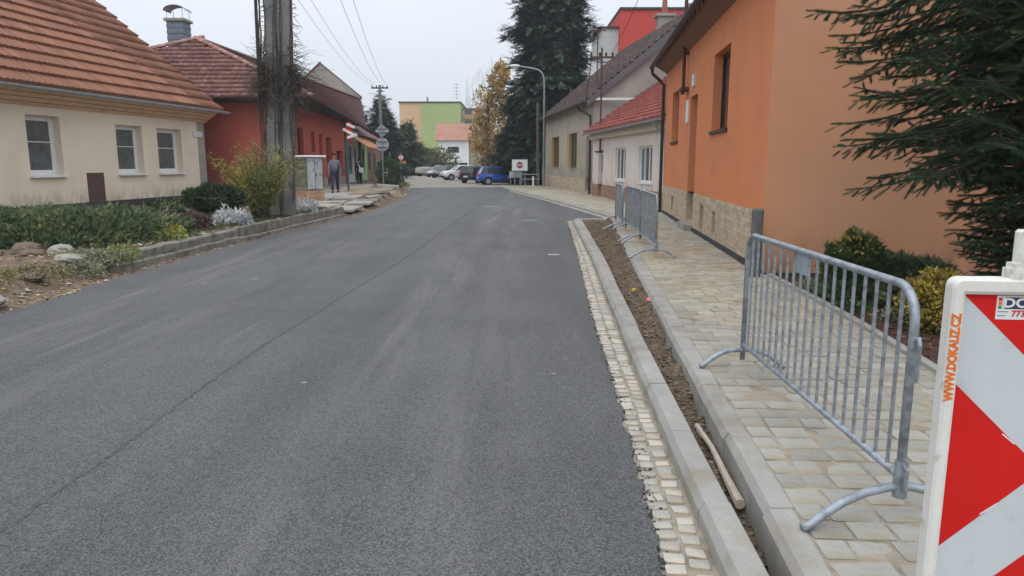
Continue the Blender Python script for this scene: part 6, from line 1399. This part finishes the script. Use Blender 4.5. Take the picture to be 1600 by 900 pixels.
# ------------------------------------------------------------------ GUIDE BOARD at the right edge
gx, gy = 1.312, 2.14; gr = R(-6)
gb = thing('guide_board', 'white plastic guide board with red and white chevrons at the right edge', 'guide board', (gx, gy, .14), gr)
Wd, z0, z1 = .355, .13, 1.325   # local x from 0 (left edge), y thickness
def rbox(mb, x0, x1, y0, y1, a, b): return mb.bev(((x0 + x1) / 2, (y0 + y1) / 2, (a + b) / 2), (x1 - x0, y1 - y0, b - a), .003)
fr = .037
def rounded(x0, x1, a, b, r, n=5):
    pts = []
    for cx, cz, s in ((x1 - r, a + r, 270), (x1 - r, b - r, 0), (x0 + r, b - r, 90), (x0 + r, a + r, 180)):
        for k in range(n + 1): t = R(s + 90 * k / n); pts.append((cx + r * math.cos(t), cz + r * math.sin(t)))
    return pts
mb = MB(); OUT = rounded(0, Wd, z0, z1, .028); INN = rounded(fr, Wd - fr, z0 + .05, z1 - .048, .004); n = len(OUT)
ring0 = [(x, -.022, z) for x, z in OUT]; ring1 = [(x, -.03, z) for x, z in rounded(.008, Wd - .008, z0 + .008, z1 - .008, .022)]; ring2 = [(x, -.03, z) for x, z in rounded(fr - .010, Wd - fr + .010, z0 + .04, z1 - .038, .008)]; ring3 = [(x, -.024, z) for x, z in INN]; ring4 = [(x, -.012, z) for x, z in INN]; rb_ = [(x, .022, z) for x, z in OUT]
mb.v = rb_ + ring0 + ring1 + ring2 + ring3 + ring4
for k in range(5):
    for i in range(n): mb.f.append((k * n + i, k * n + (i + 1) % n, (k + 1) * n + (i + 1) % n, (k + 1) * n + i))
mb.f.append(tuple(range(n))[::-1]); part('frame', mb, m_plastic, gb, False, world=False)
X0, X1, Z0, Z1 = fr, Wd - fr, z0 + .05, z1 - .048
mb = MB(); mb.bb((X0, -.012, Z0), (X1, -.010, Z1)); pn = part('panel', mb, m_reflw, gb, world=False)
def poly(pts, nm, m): mb = MB(); mb.prism(pts, -.0128, -.0122); part(nm, mb, m, pn, world=False)
PW = X1 - X0; top = Z1; pitch = PW * .94
# red corner above the first white chevron, red arrow, red corner below; repeated once
def chev(zc):   # red arrow triangle pointing right, centred at zc
    poly([(X0, zc - pitch * .88), (X1, zc), (X0, zc + pitch * .88)], 'red_arrow', m_reflr)
zc = top - .60 * .94 + .14
tri_t = top - .275; tri_b = tri_t - .545; zc = (tri_t + tri_b) / 2
poly([(X0, tri_b), (X0 + PW * 1.0, zc), (X0, tri_t)], 'red_arrow', m_reflr)
hh_ = (tri_t - tri_b) / 2
poly([(X0, top), (X1, top - hh_), (X1, top)], 'red_corner', m_reflr)
lowc = tri_b - .262; poly([(X1, lowc + hh_), (X0, lowc), (X0, lowc - .0), (X1, lowc - hh_)], 'red_arrow', m_reflr)
poly([(X0, Z0), (X0, Z0 + .1), (X0 + .08, Z0)], 'red_corner', m_reflr)
mb = MB(); mb.bb((X0 + .095, -.0142, Z1 - .076), (X1 + .002, -.0134, Z1 - .004)); sk_ = part('sticker', mb, m_paint, gb, world=False)
mb = MB(); mb.bb((X0 + .117, -.0150, Z1 - .044), (X1, -.0144, Z1 - .009)); part('sticker_field', mb, m_dkblue, sk_, world=False)
Mt = lambda x, y, z, rz=0: Matrix.Translation((x, y, z)) @ Matrix.Rotation(R(90), 4, 'X') @ Matrix.Rotation(R(rz), 4, 'Z')
text('DO', .039, m_paint, sk_, Mt(X0 + .149, -.0154, Z1 - .027), bold=.0012, sx=1.2); 
for k, m in enumerate((m_redprint, m_orprint, m_grnprint)): mb = MB(); mb.bb((X0 + .100, -.0150, Z1 - .020 - k * .012), (X0 + .110, -.0144, Z1 - .010 - k * .012)); part('colour_square', mb, m, sk_, world=False)
text('773', .026, m_redprint, sk_, Mt(X0 + .158, -.0148, Z1 - .0585), bold=.0006)
mb = MB(); mb.bb((X0 + .100, -.0150, Z1 - .054), (X0 + .130, -.0144, Z1 - .051)); mb.bb((X0 + .100, -.0150, Z1 - .066), (X0 + .123, -.0144, Z1 - .063)); part('small_print', mb, m_grprint, sk_, world=False)
text('WWW.DOKAUZ.CZ', .036, m_orprint, gb, Mt(.017, -.0308, z1 - .242, 90), bold=.0018, sx=.82)
mb = MB()
def tilted(x, z, l, a):
    Mx = Euler((0, R(a), 0)).to_matrix(); mb.box((x, -.0133, z), (l, .0004, .004), Mx)
tilted(X0 + PW * .62, zc + hh_ * .36, .05, 39); tilted(X0 + PW * .5, zc - hh_ * .49, .06, -39); part('print', mb, m_paint, pn, world=False)
mb = MB(); mb.box((.2, 0, z1 + .012), (.085, .05, .034)); mb.box((.2, 0, z1 + .036), (.07, .045, .018)); mb.box((.13, 0, z1 - .01), (.06, .036, .022)); part('lamp_socket', mb, m_plastic, gb, world=False)
mb = MB(); mb.tube([(.2, 0, z1 + .04), (.2, 0, z1 + .136), (.2, 0, z1 + .142)], [.028, .0285, .024], 20); part('stub', mb, m_plastic, gb, world=False)
mb = MB(); mb.tube([(.2, 0, -.0), (.2, 0, z0 + .03)], .028, 12); part('post', mb, m_plastic, gb, world=False)
mb = MB(); mb.bev((.2, 0, .055), (.42, .62, .10), .02); part('base', mb, m_black, gb, world=False)

# ------------------------------------------------------------------ SMALL THINGS
mb = MB(); pts = [(1.30, 4.85, -.02), (1.285, 4.4, .0), (1.255, 4.0, -.012), (1.235, 3.66, -.02)]; mb.tube(pts, [.020, .017, .022, .030], 8); o = part('wooden_handle', mb, mat('weathered_wood', (.44, .38, .31), rough=.9, var=.2, scale=12, stretch=(1, .1, 1))); tag(o, 'old weathered wooden tool handle lying in the trench between the kerbs', 'handle')
mb = MB(); q = random.Random(4); vs = []
for j in range(5):
    for i in range(5): vs.append((1.72 + .03 * i + q.uniform(-.01, .01), 9.0 + .035 * j, .07 + q.uniform(0, .05)))
mb.add(vs, [(j * 5 + i, j * 5 + i + 1, (j + 1) * 5 + i + 1, (j + 1) * 5 + i) for j in range(4) for i in range(4)]); tag(part('litter', mb, mat('pink_wrapper', (.6, .18, .2), rough=.5)), 'crumpled pink and white wrapper in the trench', 'litter')
mb = MB(); mb.add([(1.62, 9.6, .1), (1.70, 9.62, .14), (1.72, 9.72, .11), (1.64, 9.7, .13)], [(0, 1, 2, 3)]); tag(part('leaf', mb, m_yellow), 'single orange leaf lying in the trench', 'leaf')
mb = MB(); mb.add([(1.13, 2.86, -.02), (1.17, 2.85, .0), (1.18, 2.90, -.01), (1.14, 2.91, .01)], [(0, 1, 2, 3)]); tag(part('leaf', mb, m_yellow), 'small yellow leaf at the near end of the trench', 'leaf')
for i, (x, y, wd, lb) in enumerate(((-.8, 29.7, .75, 'longest white survey dash sprayed on the asphalt, farthest away'), (.55, 22.8, .5, 'white survey dash on the asphalt near the trench end'), (.82, 14.15, .22, 'short pale survey dash near the sett gutter'))):
    mb = MB(); mb.bb((x - wd / 2, y - .06, crown(x, y) + .001), (x + wd / 2, y + .06, crown(x, y) + .0045)); tag(part('paint_mark', mb, mat('worn_paint', (.42, .43, .43), rough=.9, var=.2, scale=20)), lb, 'road marking')
q = random.Random(9)
for (x, y, r) in ((-1.68, 5.62, .028), (.35, 5.94, .02)):
    n = 9; vs = [(x + r * q.uniform(.5, 1.1) * math.cos(k * .7) * 1.3, y + r * q.uniform(.5, 1.1) * math.sin(k * .7), crown(x, y) + (.013 if x < -2.4 else .004)) for k in range(n)]
    mb = MB(); mb.add(vs, [tuple(range(n))]); o = part('splash', mb, mat('dried_mortar', (.33, .31, .27), rough=1, var=.3, scale=40), road)

# ------------------------------------------------------------------ AIR
mb = MB(); mb.bb((-300, -6, -1.4), (300, 300, 34)); hz = part('haze', mb, None); hz['kind'] = 'stuff'
hm = bpy.data.materials.new('haze'); hm.use_nodes = True; hn = hm.node_tree; hn.nodes.clear(); ho_ = hn.nodes.new('ShaderNodeOutputMaterial'); pvn = hn.nodes.new('ShaderNodeVolumePrincipled')
pvn.inputs['Color'].default_value = (.93, .95, 1, 1); pvn.inputs['Density'].default_value = .0007; pvn.inputs['Anisotropy'].default_value = .2
hn.links.new(pvn.outputs[0], ho_.inputs['Volume']); hz.data.materials.append(hm)
